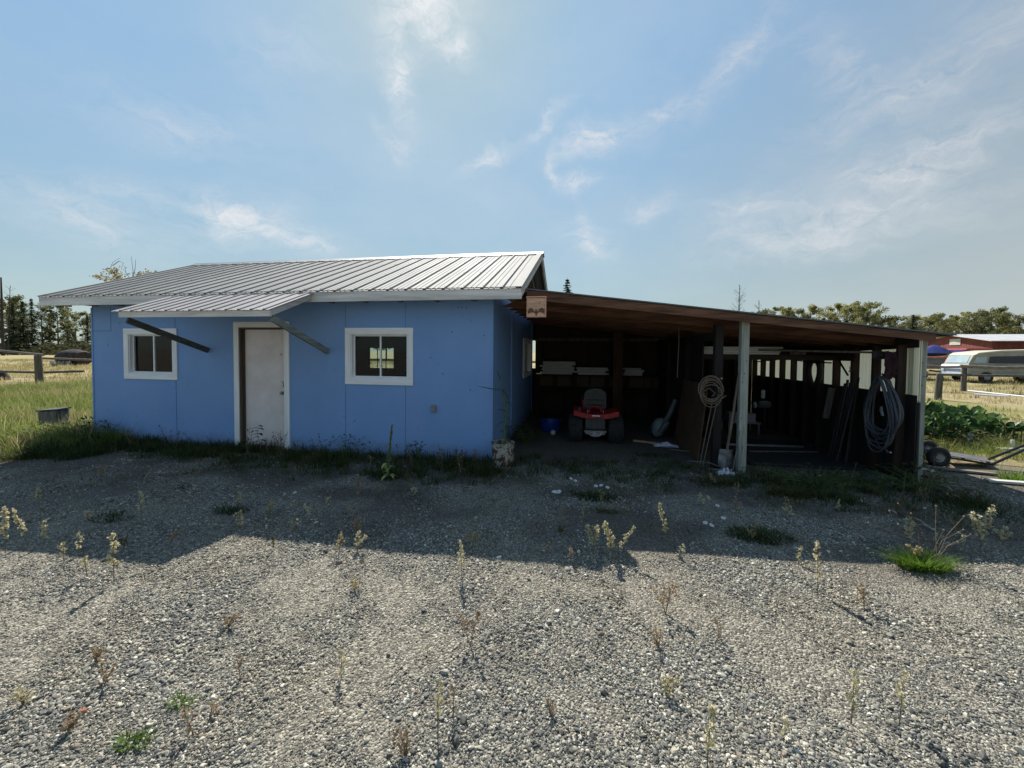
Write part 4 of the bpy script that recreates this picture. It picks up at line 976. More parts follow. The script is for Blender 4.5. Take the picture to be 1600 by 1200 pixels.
# ------------------------------------------------------------------ plants
def leafblade(mb, p, d, L, w, droop=.3, upv=Vector((0, 0, 1)), seg=4):
    d = Vector(d).normalized(); s_ = d.cross(upv); s_ = s_.normalized() if s_.length > 1e-3 else Vector((1, 0, 0)); vs = []; p = Vector(p)
    for k in range(seg+1):
        t = k/seg; c = p+d*L*t+Vector((0, 0, -droop*L*t*t)); ww = w*math.sin(PI*min(.97, .12+t*.85))**.8
        vs += [c-s_*ww+Vector((0, 0, ww*.25)), c+Vector((0, 0, -.0)), c+s_*ww+Vector((0, 0, ww*.25))]
    fs = []
    for k in range(seg):
        for j in (0, 1): q = k*3+j; fs.append((q, q+1, q+4, q+3))
    mb.add(vs, fs)
STEMG = pm('green_plant_stem', (.07, .13, .03), .6, .3, 20)
STEMB = pm('dry_brown_stem', (.20, .15, .09), .8, .3, 20)
LFG = leaf_mat('fresh_green_leaf', [(.03, .07, .012), (.06, .13, .02), (.10, .18, .035)], .35)
LFD = leaf_mat('dull_dark_leaf', [(.014, .024, .012), (.03, .045, .02), (.05, .06, .025)], .3)
LFY = leaf_mat('pale_yellow_seedhead', [(.34, .32, .17), (.50, .46, .27), (.64, .58, .38), (.76, .70, .52)], .4)
LFP = leaf_mat('pinkish_tan_seedhead', [(.24, .17, .12), (.38, .29, .19), (.52, .41, .28)], .4)
PETAL = leaf_mat('white_petal', [(.7, .7, .72), (.8, .8, .8)], .3)
pl_ = thing('potted_weed', (.24, -.20, .23), 'tall green crooked weed growing out of the rusty bucket', 'weed')
pth = [Vector(a) for a in ((.24, -.20, .22), (.235, -.2, .5), (.25, -.2, .66), (.27, -.2, .82), (.235, -.2, .95), (.19, -.2, 1.12), (.185, -.2, 1.16), (.15, -.2, 1.42))]
build(MB().tube(pth, [.018, .016, .015, .014, .012, .010, .008, .005], 8), 'stem', STEMG, pl_, smooth=True)
lm = MB()
for (p, d, L, w, dr_) in (((.19, -.2, 1.13), (-1, 0, .02), .34, .022, -.12), ((.185, -.2, 1.15), (.5, 0, -.5), .16, .018, .4), ((.17, -.2, 1.25), (-.2, 0, .7), .20, .016, .2), ((.235, -.2, .95), (.7, 0, .3), .10, .02, .9), ((.26, -.2, .8), (-.6, 0, .5), .16, .018, .5), ((.25, -.2, .66), (-.6, 0, .1), .14, .018, .8), ((.26, -.2, .72), (.6, .2, -.2), .18, .018, .9), ((.24, -.2, .5), (-.6, 0, .4), .10, .016, .5), ((.24, -.2, .56), (.4, .1, .4), .13, .016, .8), ((.2, -.2, 1.08), (.3, 0, .8), .16, .014, .4), ((.24, -.2, .42), (.3, 0, .5), .12, .016, .6)):
    leafblade(lm, p, d, L*1.15, w*1.7, dr_)
build(lm, 'leaves', LFG, pl_, fix=False)
# leafy plant behind the bucket
def bush(name, loc, r, h, n, lw, mat, label, cat, seed, stem=STEMG, group=None, ax=1.0):
    rr = random.Random(seed); t = thing(name, loc, label, cat, group); L = MB(); Sx = MB()
    for k in range(n):
        a = rr.uniform(0, 2*PI); q = rr.random()**.6; tip = Vector(loc)+Vector((math.cos(a)*r*q*ax, math.sin(a)*r*q, h*rr.uniform(.35, 1)*(1-.35*q)))
        if k % 4 == 0: Sx.tube([Vector(loc)+Vector((math.cos(a)*.03, math.sin(a)*.03, 0)), Vector(loc).lerp(tip, .5)+Vector((0, 0, h*.1)), tip], [lw*.14, lw*.12, lw*.06], 5)
        leafblade(L, tip, (math.cos(a+rr.uniform(-.8, .8)), math.sin(a+rr.uniform(-.8, .8)), rr.uniform(-.2, .6)), lw*rr.uniform(1.4, 2.6), lw*rr.uniform(.35, .6), rr.uniform(.1, .6), seg=3)
    build(Sx, 'stems', stem, t); build(L, 'leaves', mat, t, fix=False); return t
bush('leafy_weed', (.33, 1.35, 0), .28, .42, 90, .045, DKGREEN, 'leafy green weed with pale buds inside the shed beside the house wall', 'weed', 31)
# weeds in the gravel
def weed(px, py, h, lean, label, mat=LFY, dens=1.0, wid=.035, branches=1, seed=0, name='dried_weed', group='dried weeds in the gravel', stem=STEMB, low=.3):
    rr = random.Random(seed*7+3); p = G(px, py); p = Vector((p.x, p.y, hgt(p.x, p.y)-.005)); t = thing(name, p, label, 'weed', group)
    stm, hd = MB(), MB()
    for b_ in range(branches):
        ang = rr.uniform(-.35, .35)+(b_-(branches-1)/2)*.32 if branches > 1 else 0
        lx = lean+ang; hh = h*rr.uniform(.75, 1) if branches > 1 else h; ly = rr.uniform(-.15, .15)
        path = [p+Vector((lx*hh*t_*(.6+.4*t_), ly*hh*t_, hh*t_*(1-.12*abs(lx)*t_))) for t_ in (0, .25, .5, .75, 1)]
        stm.tube(path, [.0028, .0026, .0022, .0016, .0008], 5)
        nt_ = max(7, int(17*dens**.5*(hh/.3)**.6))
        for k in range(nt_):
            t_ = low+(1-low)*(k+rr.random())/nt_; t_ = min(.999, t_); i = min(3, int(t_*4)); c = path[i].lerp(path[i+1], t_*4-i)
            w = wid*.8*(.3+.8*math.sin(PI*min(1, (t_-low)/(1-low)*.8+.2)))*rr.uniform(.5, 1.25); a = rr.uniform(0, 2*PI)
            tip = c+Vector((math.cos(a)*w, math.sin(a)*w, w*rr.uniform(.3, 1.3))); stm.tube([c, tip], [.0012, .0006], 3)
            for q in range(rr.randint(5, 13)):
                e = c.lerp(tip, rr.uniform(.35, 1.1))+Vector((rr.gauss(0, .004), rr.gauss(0, .004), rr.gauss(0, .005)))
                s_ = rr.uniform(.0032, .0086)*(h/.3)**.3; u = Vector((rr.gauss(0, 1), rr.gauss(0, 1), rr.gauss(0, 1))).normalized(); v = u.orthogonal().normalized()
                hd.quad(e, u*s_, v*s_*rr.uniform(.4, 1.0))
    build(stm, 'stem', stem, t); build(hd, 'seed_head', mat, t, fix=False); return t
L_ = [ # px, py(base), height, lean, label, mat, density, width, branches
 (222, 812, .24, .05, 'pale bushy weed in the shaded gravel below the left window', LFY, 1.2, .035, 1),
 (178, 908, .30, -.04, 'tall weed whose foot stands in sunlit gravel at the left shadow lobe', LFY, 1.3, .035, 1),
 (60, 790, .16, .0, 'small pale weed near the left photo edge in the shade', LFY, 1, .03, 1),
 (8, 862, .32, -.1, 'long pale weed at the far left edge of the yard', LFY, 1.2, .03, 1),
 (44, 850, .28, -.2, 'second long pale weed from the left edge', LFY, 1.1, .028, 1),
 (68, 852, .18, 0, 'short weed right of the two long weeds at left', LFY, .8, .025, 1),
 (100, 876, .14, .1, 'low greenish weed at the left shadow edge', LFY, .9, .03, 1),
 (122, 868, .15, -.1, 'small weed with a bent tip near the left shadow edge', LFY, .9, .025, 1),
 (136, 900, .13, 0, 'tiny weed just below the left shadow edge', LFY, .8, .022, 1),
 (376, 792, .14, 0, 'small weed beside a green tuft below the door', LFY, 1.1, .025, 1),
 (488, 812, .14, -.55, 'arched weed leaning left in the gravel below the right window', LFY, 1.3, .022, 1),
 (452, 796, .10, .6, 'small arched weed leaning right towards its neighbour', LFY, 1.1, .02, 1),
 (562, 782, .26, 0, 'pinkish tan spike of weed below the right window', LFP, 1.9, .022, 1),
 (554, 812, .12, -.4, 'small tan weed just below the pinkish spike', LFP, .9, .02, 1),
 (558, 862, .17, .1, 'greyish weed standing on the shadow edge at centre left', LFY, .8, .035, 2),
 (722, 906, .24, -.03, 'thin weed crossing the shadow edge at centre', LFY, .9, .03, 1),
 (877, 818, .12, 0, 'small tan weed head left of the yellow weeds', LFP, 1.1, .016, 1),
 (926, 866, .22, .0, 'bushy bright yellow weed right of centre', LFY, 1.2, .045, 2),
 (958, 876, .27, .05, 'branching yellow weed standing on the shadow edge', LFY, 1.1, .032, 3),
 (892, 884, .10, 0, 'faint small weed at the roof shadow step', LFP, .7, .022, 1),
 (1042, 852, .30, -.18, 'tall green yellow weed leaning left in front of the shed', LFY, 1.8, .03, 1),
 (1278, 925, .31, .02, 'thin pale weed in the sunlit gravel right of centre', LFY, 1.1, .026, 1),
 (1533, 856, .32, .0, 'large branching pale yellow weed at the right', LFY, 1.0, .042, 4),
 (1568, 852, .15, .0, 'round little yellow weed beside the large right weed', LFY, 1.4, .045, 2),
 (1418, 850, .22, .1, 'spindly weed behind the sunlit green tuft', LFY, .9, .04, 2),
 (1105, 1196, .20, .1, 'yellow weed cut by the bottom edge right of centre', LFY, 1.2, .028, 1),
 (684, 1150, .20, -.05, 'thin sparse weed in the sunlit foreground centre', LFY, .35, .03, 1),
 (1330, 1130, .22, .0, 'sparse weed in the sunlit foreground right', LFY, .4, .03, 1),
 (533, 1060, .12, .05, 'faint yellowish weed in the sunlit foreground left', LFY, .5, .03, 1),
 (735, 1010, .20, .0, 'wispy reddish weed in the sunlit gravel near centre', LFP, .35, .035, 2),
 (1040, 960, .18, .1, 'wispy reddish weed in the sunlit gravel below the shed', LFP, .5, .06, 3),
 (1350, 950, .16, -.1, 'wispy straw weed in the sunlit gravel on the right', LFP, .4, .05, 2),
 (1405, 1135, .22, .02, 'straight sparse weed in the lower right foreground', LFY, .4, .025, 1),
 (1095, 790, .13, .3, 'pale leafy sprig in front of the shovel', LFY, 1.1, .03, 2),
]
for i, (px, py, h, lean, lb, mt, de, wi, br) in enumerate(L_): weed(px, py, h*1.2, lean, lb, mt, de*1.25, wi, br, seed=i)
# the many smaller weeds of the yard
rr5 = random.Random(99); done = 0
while done < 56:
    px, py = rr5.uniform(10, 1590), (rr5.uniform(745, 880) if done < 40 else rr5.uniform(880, 1180))
    if any(abs(px-q[0]) < 26 and abs(py-q[1]) < 20 for q in L_) or (760 < px < 830 and py < 770): continue
    sun_ = py > 880
    weed(px, py, rr5.uniform(.08, .20)*(1 if not sun_ else .8), rr5.uniform(-.35, .35), ('wispy straw weed, one of many thin ones standing in the sunlit gravel' if sun_ else 'wispy straw weed, one of many small ones standing in the shaded gravel'), rr5.choice((LFY, LFP, LFP, DRY) if sun_ else (LFY, LFP, OLIVE, DRY)), rr5.uniform(.2, .45) if sun_ else rr5.uniform(.4, .9), rr5.uniform(.02, .05), rr5.choice((1, 2, 3)), seed=200+done, name='wispy_weed', group='thin wispy weeds in the '+('sunlit' if sun_ else 'shaded')+' gravel', low=.15); done += 1
for k in range(46):
    x = rr5.uniform(-7.5, -.1) if k < 32 else rr5.uniform(3.7, 6.0); y = rr5.uniform(-.75, -.12); hh = rr5.uniform(.18, .48); p = Vector((x, y, hgt(x, y)))
    t = thing('wall_stalk', p, ('thin seeding stalk, one of many rising at the foot of the blue wall' if k < 32 else 'thin seeding stalk, one of many rising between the two pale shed posts'), 'weed', 'stalks at the foot of the '+('blue wall' if k < 32 else 'shed opening')); a_, b_ = MB(), MB()
    for j in range(rr5.choice((1, 2, 3))):
        tip = p+Vector((rr5.uniform(-.3, .3)*hh, rr5.uniform(-.2, .2)*hh, hh*rr5.uniform(.7, 1))); mid = p.lerp(tip, .55)+Vector((0, 0, .05*hh)); a_.tube([p, mid, tip], [.003, .0025, .0012], 4)
        for q in range(9): c = mid.lerp(tip, rr5.random()) if q > 3 else p.lerp(mid, rr5.uniform(.2, 1)); leafblade(b_, c, (rr5.uniform(-1, 1), rr5.uniform(-1, 1), rr5.uniform(-.1, .9)), rr5.uniform(.03, .08), rr5.uniform(.005, .012), .5, seg=2)
    m_ = rr5.choice((DKGREEN, OLIVE, LFP, LFD)); build(a_, 'stem', STEMB, t); build(b_, 'leaves', m_, t, fix=False)
# dry spray behind green tuft
SP = G(1470, 880); spt = thing('dry_flower_stalks', SP, 'bare dry flower stalks rising behind the sunlit green tuft', 'stalks'); stm, hd = MB(), MB(); rr = random.Random(77)
for k, (dx, dz) in enumerate(((-.55, .30), (-.38, .40), (-.30, .30), (-.20, .42), (-.12, .38), (.06, .42), (.02, .30), (.14, .40), (.20, .28), (.22, .14), (-.45, .15), (.3, .22))):
    a = SP+Vector((rr.uniform(-.08, .02), rr.uniform(-.03, .1), 0)); b_ = a+Vector((dx, rr.uniform(-.1, .15), dz)); c = a.lerp(b_, .5)+Vector((-dx*.15, 0, .03))
    stm.tube([a, c, b_], [.0022, .0018, .0012], 4); hd.lathe(b_, [(.001, -.004), (.007, 0), (.006, .006), (.001, .009)], 6)
build(stm, 'stalks', STEMB, spt); build(hd, 'seed_heads', LFP, spt, fix=False)
def tuft(px, py, r, h, nb, mat, label, seed, cat='grass tuft', wbl=.004):
    p = G(px, py); p = Vector((p.x, p.y, hgt(p.x, p.y)-.005)); me = clump('grass_tuft', mat, nb, h, r, wbl, 1.1, seed)
    o = bpy.data.objects.new('grass_tuft', me); COL.objects.link(o); o.location = p; o.scale = (1.5, .8, 1); return tag(o, label, cat, 'tufts of grass in the gravel')
GT = leaf_mat('lush_green_tuft', [(.05, .10, .012), (.09, .17, .02), (.13, .22, .03), (.22, .28, .07)], .45)
tuft(1442, 886, .115, .15, 460, GT, 'bright sunlit green tuft at the shadow edge on the right', 1)
tuft(1188, 838, .19, .08, 520, DKGREEN, 'dark green tuft in the shade in front of the centre post', 2)
tuft(208, 1165, .045, .05, 80, GT, 'small bright green tuft in the lower left gravel', 3, wbl=.003)
tuft(280, 1100, .04, .05, 60, GT, 'tiny green tuft above the lower left tuft', 4, wbl=.003)
tuft(928, 778, .17, .09, 300, DKGREEN, 'dark green patch under the white flowers', 5)
tuft(945, 800, .09, .05, 120, OLIVE, 'small olive patch just below the white flowers', 6)
tuft(362, 800, .12, .07, 200, DKGREEN, 'dark tuft below the door beside a small weed', 7)
tuft(175, 812, .14, .06, 160, DKGREEN, 'dark tuft in the shaded gravel at left', 8)
tuft(1020, 712, .22, .07, 220, DKGREEN, 'low dark tuft inside the shed mouth right of the tractor', 9)
tuft(1240, 775, .18, .16, 320, OLIVE, 'taller olive tuft between the two pale posts', 10)
tuft(1130, 755, .22, .10, 300, OLIVE, 'dry olive tuft left of the centre post foot', 11)
tuft(238, 695, .10, .22, 160, DKGREEN, 'grass tuft standing against the wall under the left window', 12)
tuft(600, 742, .16, .12, 220, OLIVE, 'ragged grass around the foot of the tall spike weed', 13)
tuft(1590, 750, .16, .16, 260, GT, 'sunlit green tuft at the right edge below the cart', 15)
# door sapling
sp_ = YP(405, 706, -.22); sp_.z = 0
ds = thing('leafy_sapling', sp_, 'small leafy sapling standing in front of the door', 'sapling'); stm, lf = MB(), MB()
pth = [sp_+Vector(a) for a in ((.05, 0, 0), (.02, 0, .12), (-.02, 0, .26), (-.03, 0, .36), (.01, 0, .44))]
stm.tube(pth, [.005, .0045, .004, .003, .0015], 6)
for z_, s_ in ((.06, 1), (.12, -1), (.18, -1), (.20, 1), (.25, -1), (.30, -1), (.31, 1), (.35, -1), (.39, 1), (.40, -1), (.44, 1)):
    i = min(3, int(z_/.12)); c = sp_+Vector((.03-.13*z_, 0, z_)); leafblade(lf, c, (s_*.9, random.uniform(-.4, .2), .15), .14-.08*z_, .028, .35)
build(stm, 'stem', STEMB, ds); build(lf, 'leaves', LFD, ds, fix=False)
# mullein spike
mp = G(607, 748); mu = thing('mullein', mp, 'tall light green spike weed in front of the wall right of the window', 'weed'); stm, lf = MB(), MB(); rr = random.Random(5)
stm.tube([mp, mp+Vector((.01, 0, .3)), mp+Vector((.045, 0, .72))], [.009, .011, .005], 8)
for k in range(170):
    z_ = .22+.50*rr.random(); a = rr.uniform(0, 2*PI); c = mp+Vector((.01+.045*(z_-.3)/.42 if z_ > .3 else .01, 0, z_))
    leafblade(lf, c, (math.cos(a), math.sin(a), .9), .045*(1.2-z_), .013, .2, seg=2)
for k in range(11):
    a = rr.uniform(0, 2*PI); leafblade(lf, mp+Vector((0, 0, rr.uniform(.02, .2))), (math.cos(a), math.sin(a), .7), rr.uniform(.10, .17), .03, .7)
build(stm, 'stem', STEMG, mu); build(lf, 'leaves', leaf_mat('light_green_mullein_leaf', [(.20, .25, .07), (.32, .37, .12), (.42, .45, .20)], .3), mu, fix=False)
bush('wall_weed', YP(652, 716, -.3)*1.0, .10, .34, 36, .03, LFD, 'thin dark weed against the wall below the outlet', 'weed', 44)
bush('wall_weed', YP(1010, 1, -.3)*0+Vector((-.42, -.35, 0)), .10, .3, 36, .03, OLIVE, 'thin olive weed against the wall near the bucket', 'weed', 45)
bush('wall_weed', Vector((-7.25, -.35, 0)), .3, .55, 110, .035, DKGREEN, 'bushy dark weed at the left corner of the wall', 'weed', 46, ax=1.4)
bush('wall_weed', Vector((-8.25, -.45, 0)), .40, .36, 170, .045, GREEN, 'leafy green weeds in front of the wooden block', 'weed', 47, ax=1.3)
bush('wall_weed', Vector((-2.3, -.28, 0)), .25, .42, 60, .03, DKGREEN, 'arching dark weeds against the wall right of the door', 'weed', 48, ax=1.6)
bush('wall_weed', Vector((5.55, -.25, 0)), .4, .35, 150, .035, DKGREEN, 'leafy weeds at the foot of the right shed post', 'weed', 49, ax=1.5)
bush('wall_weed', Vector((4.3, -.35, 0)), .45, .30, 170, .035, DKGREEN, 'leafy weeds across the right bay threshold', 'weed', 50, ax=1.8)
# white flowers
for i, (px, py, hh, n, lb) in enumerate(((868, 782, .10, 5, 'cluster of white flowers left of the dark green patch'), (892, 762, .14, 1, 'single white flower, upper left of the flower patch'), (899, 768, .13, 1, 'single white flower just right of the upper left one'), (931, 776, .15, 1, 'left white flower of the three above the patch'), (939, 776, .16, 1, 'middle white flower of the three above the patch'), (949, 782, .16, 1, 'right and largest white flower of the three above the patch'), (1121, 794, .03, 1, 'white flower head lying highest in front of the shed'), (1102, 822, .04, 1, 'left white flower of the low pair in the gravel'), (1112, 826, .04, 1, 'right white flower of the low pair in the gravel'), (1130, 816, .05, 1, 'cup shaped white flower right of the low pair'))):
    p = G(px, py); fl = thing('white_flower', p, lb, 'flower', 'white flowers in the gravel'); rr = random.Random(i); stm, pe, ce = MB(), MB(), MB()
    for k in range(n):
        c = p+Vector((rr.uniform(-.05, .05) if n > 1 else 0, rr.uniform(-.04, .04) if n > 1 else 0, hh*rr.uniform(.8, 1.05)))
        stm.tube([p, c], .0016, 4); tilt = Vector((rr.uniform(-.3, .3), -.35, 1)).normalized(); u = tilt.orthogonal().normalized(); v = tilt.cross(u)
        for j in range(11):
            a = 2*PI*j/11; d = u*math.cos(a)+v*math.sin(a); s_ = u*math.cos(a+PI/2)+v*math.sin(a+PI/2)
            pe.add([c+d*.004-s_*.002, c+d*.004+s_*.002, c+d*.021+s_*.005, c+d*.025, c+d*.021-s_*.005], [(0, 1, 2, 3, 4)])
        ce.lathe(c+tilt*.001, [(.001, .004), (.005, .002), (.005, 0)], 8)
    build(stm, 'stem', STEMG, fl); build(pe, 'petals', PETAL, fl, fix=False); build(ce, 'flower_centre', LFY, fl, fix=False)

# squash patch (big round leaves)
SQL = leaf_mat('squash_leaf', [(.022, .052, .022), (.045, .095, .03), (.075, .14, .035), (.16, .25, .07)], .35, .38)
def squash(loc, rx, ry, h, n, seed, label):
    rr = random.Random(seed); t = thing('squash_plant', loc, label, 'plant', 'squash plants beside the shed'); lf, stm = MB(), MB()
    for k in range(n):
        a = rr.uniform(0, 2*PI); q = rr.random()**.55; c = Vector(loc)+Vector((math.cos(a)*rx*q, math.sin(a)*ry*q, h*(1-.45*q*q)*rr.uniform(.15, 1.05)))
        r = rr.uniform(.07, .15); nrm = Vector((rr.gauss(0, .7), rr.gauss(-.45, .7), .9)).normalized(); u = nrm.orthogonal().normalized(); u = (u*math.cos(k)+nrm.cross(u)*math.sin(k)); v = nrm.cross(u)
        vs = [c-nrm*.03]; N = 15
        for j in range(N):
            b_ = 2*PI*j/N+.2; rr_ = r*(1+.14*math.cos(5*b_)+rr.uniform(-.05, .05)) if j else r*.35
            vs.append(c+u*math.cos(b_)*rr_+v*math.sin(b_)*rr_+nrm*.025*math.sin(b_*3+k))
        lf.add(vs, [(0, j+1, (j+1) % N+1) for j in range(N)])
        stm.tube([Vector((c.x+(loc[0]-c.x)*.3, c.y+(loc[1]-c.y)*.3, 0)), c-nrm*.03], [.010, .006], 5)
    build(stm, 'stems', STEMG, t); build(lf, 'leaves', SQL, t, fix=False)
squash((7.8, 3.3, 0), .95, .7, .80, 230, 1, 'large leaved green squash plant right behind the shed post')
squash((9.2, 3.9, 0), .95, .7, .62, 190, 2, 'lower squash plant with broad leaves, right half of the patch')
bush('pale_weed', (8.3, 2.9, 0), .5, .42, 260, .04, OLIVE, 'pale flowering weeds in front of the squash leaves', 'weed', 61, ax=1.6)
bush('pale_weed', (7.0, 2.0, 0), .4, .35, 200, .04, OLIVE, 'pale dry weeds behind the cart wheels', 'weed', 62, ax=1.5)
bush('pale_weed', (10.6, 4.6, 0), .5, .5, 180, .05, GREEN, 'green weeds behind the black wire hoops', 'weed', 63, ax=1.6)

# ------------------------------------------------------------------ right yard
HT = thing('hand_truck', (7.3, 1.25, 0), 'black hand truck with fat tyres lying flat on the ground', 'hand truck')
a0 = G(1470, 731); wr = .155
def hwheel(c, label=None):
    prof = [(wr*.5, -.03)]+[(wr*.72+wr*.28*math.cos(a), .045*math.sin(a)) for a in [-PI/2+PI*k/10 for k in range(11)]]+[(wr*.5, .03)]
    wo = build(MB().lathe(c, prof, 28, 'Y', cap=False), 'wheel', BLACK, HT, smooth=True)
    build(MB().lathe(c, [(.02, -.028), (wr*.30, -.028), (wr*.36, -.01), (wr*.48, -.02), (wr*.52, -.035), (wr*.52, .035), (wr*.3, .02), (.02, .02)], 20, 'Y'), 'rim', GREYMET, wo, smooth=True)
w0 = Vector((a0.x, a0.y+.05, wr)); w1_ = w0+Vector((.22, .50, 0))
hwheel(w0); hwheel(w1_)
e1 = G(1560, 735); e1 = Vector((e1.x, e1.y+.1, .06))
build(MB().tube([w0, w1_], .014, 8), 'axle', BLKMET, HT)
fr1, fr2 = w0+Vector((.10, .10, -.01)), w1_+Vector((.05, -.08, -.01))
h1 = e1; h2 = e1+Vector((.18, .34, .0))
build(MB().tube([fr1, h1], .016, 8).tube([fr2, h2], .016, 8).tube([h1, h2], .014, 8).tube([fr1.lerp(h1, .5), fr2.lerp(h2, .5)], .014, 8), 'frame', BLKMET, HT)
build(MB().add([fr1+Vector((.03, 0, .022)), h1+Vector((0, 0, .03)), h2+Vector((0, 0, .03)), fr2+Vector((.03, 0, .022))]+[fr1+Vector((.03, 0, .030)), h1+Vector((0, 0, .038)), h2+Vector((0, 0, .038)), fr2+Vector((.03, 0, .030))], [(0, 3, 2, 1), (4, 5, 6, 7), (0, 1, 5, 4), (1, 2, 6, 5), (2, 3, 7, 6), (3, 0, 4, 7)]), 'plate', pm('scuffed_grey_plate', (.20, .20, .21), .45, .3, 9, metal=.5), HT)
build(MB().tube([h1, h1+Vector((.45, .05, .24)), h1+Vector((.95, .10, .52))], .019, 8).tube([h2-Vector((.05, .1, 0)), h2+Vector((.10, .0, .02)), h2+Vector((.95, .05, .44))], .019, 8), 'handle', BLKMET, HT, smooth=True)
WH = thing('wire_hoops', (8.9, 2.2, 0), 'black wire frame with two square hoops standing in the weeds', 'wire frame')
hp0 = G(1573, 700)
for k, dx in enumerate((0, .26)):
    b = hp0+Vector((dx, .05, 0)); build(MB().tube([b, b+Vector((0, 0, .42)), b+Vector((.02, 0, .45)), b+Vector((.13, 0, .46)), b+Vector((.15, 0, .43)), b+Vector((.16, .02, 0))], .008, 6), 'hoop', BLKMET, WH)
build(MB().tube([hp0+Vector((0, .05, .14)), hp0+Vector((.42, .07, .14))], .006, 6), 'crossbar', BLKMET, WH)
tag(build(MB().box((hp0.x-.02, hp0.y-.1, 0), (hp0.x+.03, hp0.y-.07, .17)), 'white_stake', WHITEPL, at=hp0), 'short white plastic stake below the wire hoops', 'stake')
tag(build(MB().beam(G(1560, 706)+Vector((0, 0, .05)), G(1600, 706)+Vector((.4, 0, .05)), .09, .04), 'pale_plank', WBOARD, at=G(1570, 706)), 'pale plank lying behind the hand truck handles', 'plank')
# debris
dbl = [('brick', BRICKB, (1462, 752), .30, .18, .07, .2, 'flat brown paving brick lying beside the right post'),
 ('brick', STONE, (1449, 742), .16, .12, .06, .7, 'pale broken block between the post and the wheel'),
 ('scrap_plank', OLDWOOD, (1482, 758), .50, .05, .03, -.45, 'long grey scrap plank lying by the brown brick'),
 ('scrap_plank', OLDWOOD, (1494, 764), .42, .045, .03, -.30, 'middle grey scrap plank lying by the brown brick'),
 ('scrap_plank', OLDWOOD, (1500, 757), .48, .04, .025, -.55, 'thin grey scrap plank furthest right of the brick'),
 ('scrap_plank', OLDWOODZ, (1486, 770), .30, .06, .03, .2, 'short grey scrap plank nearest the camera'),
 ('scrap_plank', OLDWOOD, (1500, 738), .75, .08, .03, -.25, 'dark plank lying under the hand truck'),
 ('scrap_plank', BRICKB, (1458, 728), .35, .06, .03, -.3, 'reddish scrap plank behind the pale block'),
 ('scrap_plank', WBOARD, (1585, 757), .55, .10, .03, -.2, 'white plank lying at the right photo edge')]
for nm, mt, (px, py), L, w, h, rz, lb in dbl:
    p = G(px, py); m = Matrix.Rotation(rz, 3, 'Z')@Matrix.Rotation(random.uniform(-.06, .06), 3, 'Y')
    tag(build(MB().box((p.x-L/2, p.y-w/2, .015), (p.x+L/2, p.y+w/2, .015+h), rot=m, bev=.004), nm, mt, at=p), lb, 'brick' if nm == 'brick' else 'plank')
p = G(1512, 700); ml = MB().beam(p+Vector((0, 0, .05)), p+Vector((.22, .2, .25)), .05, .012).beam(p+Vector((-.1, .1, .12)), p+Vector((.3, 0, .1)), .03, .012)
tag(build(ml, 'bent_bracket', GREYMET, at=p), 'bent grey metal bracket sticking up behind the cart plate', 'bracket')
rr = random.Random(8)
for i, (px, py, px2, py2, lb) in enumerate(((1335, 838, 1352, 846, 'pale stick lying in shaded gravel right of the dark tuft'), (1428, 812, 1448, 824, 'pale stick pair member behind the dry stalks'), (1440, 822, 1460, 832, 'lower pale stick behind the dry stalks'), (1494, 835, 1508, 842, 'short pale stick left of the large right weed'), (1388, 798, 1402, 806, 'thin straw stick in the shade below the right bay'))):
    a, b_ = G(px, py), G(px2, py2); a.z = b_.z = .02
    tag(build(MB().tube([a, a.lerp(b_, .5)+Vector((0, 0, .008)), b_], [.007, .009, .005], 6), 'stick', wood('bleached_stick_wood', (.42, .37, .30), .8) if 'bleached_stick_wood' not in MATS else MATS['bleached_stick_wood'], at=a), lb, 'stick')
p = G(130, 1114); tag(build(MB().box((p.x-.013, p.y-.008, .006), (p.x+.013, p.y+.008, .016), rot=Matrix.Rotation(.5, 3, 'Z'), bev=.003), 'brick_chip', pm('orange_brick', (.35, .10, .05), .9), at=p), 'small orange brick chip in the lower left gravel', 'chip')

# right fence
def post(name, p, top, r, label, grp, mat=OLDWOODZ, cat='fence post', lean=(0, 0)):
    return tag(build(MB().tube([Vector((p.x, p.y, -.05)), Vector((p.x+lean[0]*.5, p.y, top*.5)), Vector((p.x+lean[0], p.y+lean[1], top))], [r*1.05, r, r*.93], 12), name, mat, at=(p.x, p.y, 0), smooth=True), label, cat, grp)
FR = thing('rail_fence', (19, 16, 0), 'weathered two rail wooden fence in front of the old van', 'fence')
pA, pB = D(1440, 571, 18.6), D(1512, 571, 18.6); pC = D(1660, 575, 17.0); pD_ = D(1760, 578, 16.0)
def rail(path, r, parent, mat): build(MB().tube(path, r, 8), 'rail', mat, parent, smooth=True)
rail([D(1400, 571, 19), D(1450, 571, 18.8), D(1475, 573.5, 18.7), D(1504, 573, 18.6)], .05, FR, OLDWOOD); rail([D(1500, 572, 18.6), D(1560, 575, 18.0), D(1660, 573, 17.2), D(1760, 577, 16.3)], .075, FR, OLDWOOD)
rail([D(1400, 584, 19), D(1504, 586, 18.6), D(1600, 587.5, 17.6), D(1700, 590, 16.9)], .055, FR, OLDWOODZ)
for px, dd, r in ((1507, 18.6, .10), (1655, 17.3, .10)):
    p = D(px, 571, dd); build(MB().tube([(p.x, p.y, -.05), (p.x, p.y, p.z)], [r, r*.95], 12), 'post', OLDWOODZ, FR, smooth=True)
pp = G(1465, 625); post('fence_post', pp, 1.0, .105, 'thick short grey fence post standing nearer than the right fence', None, lean=(.04, 0))
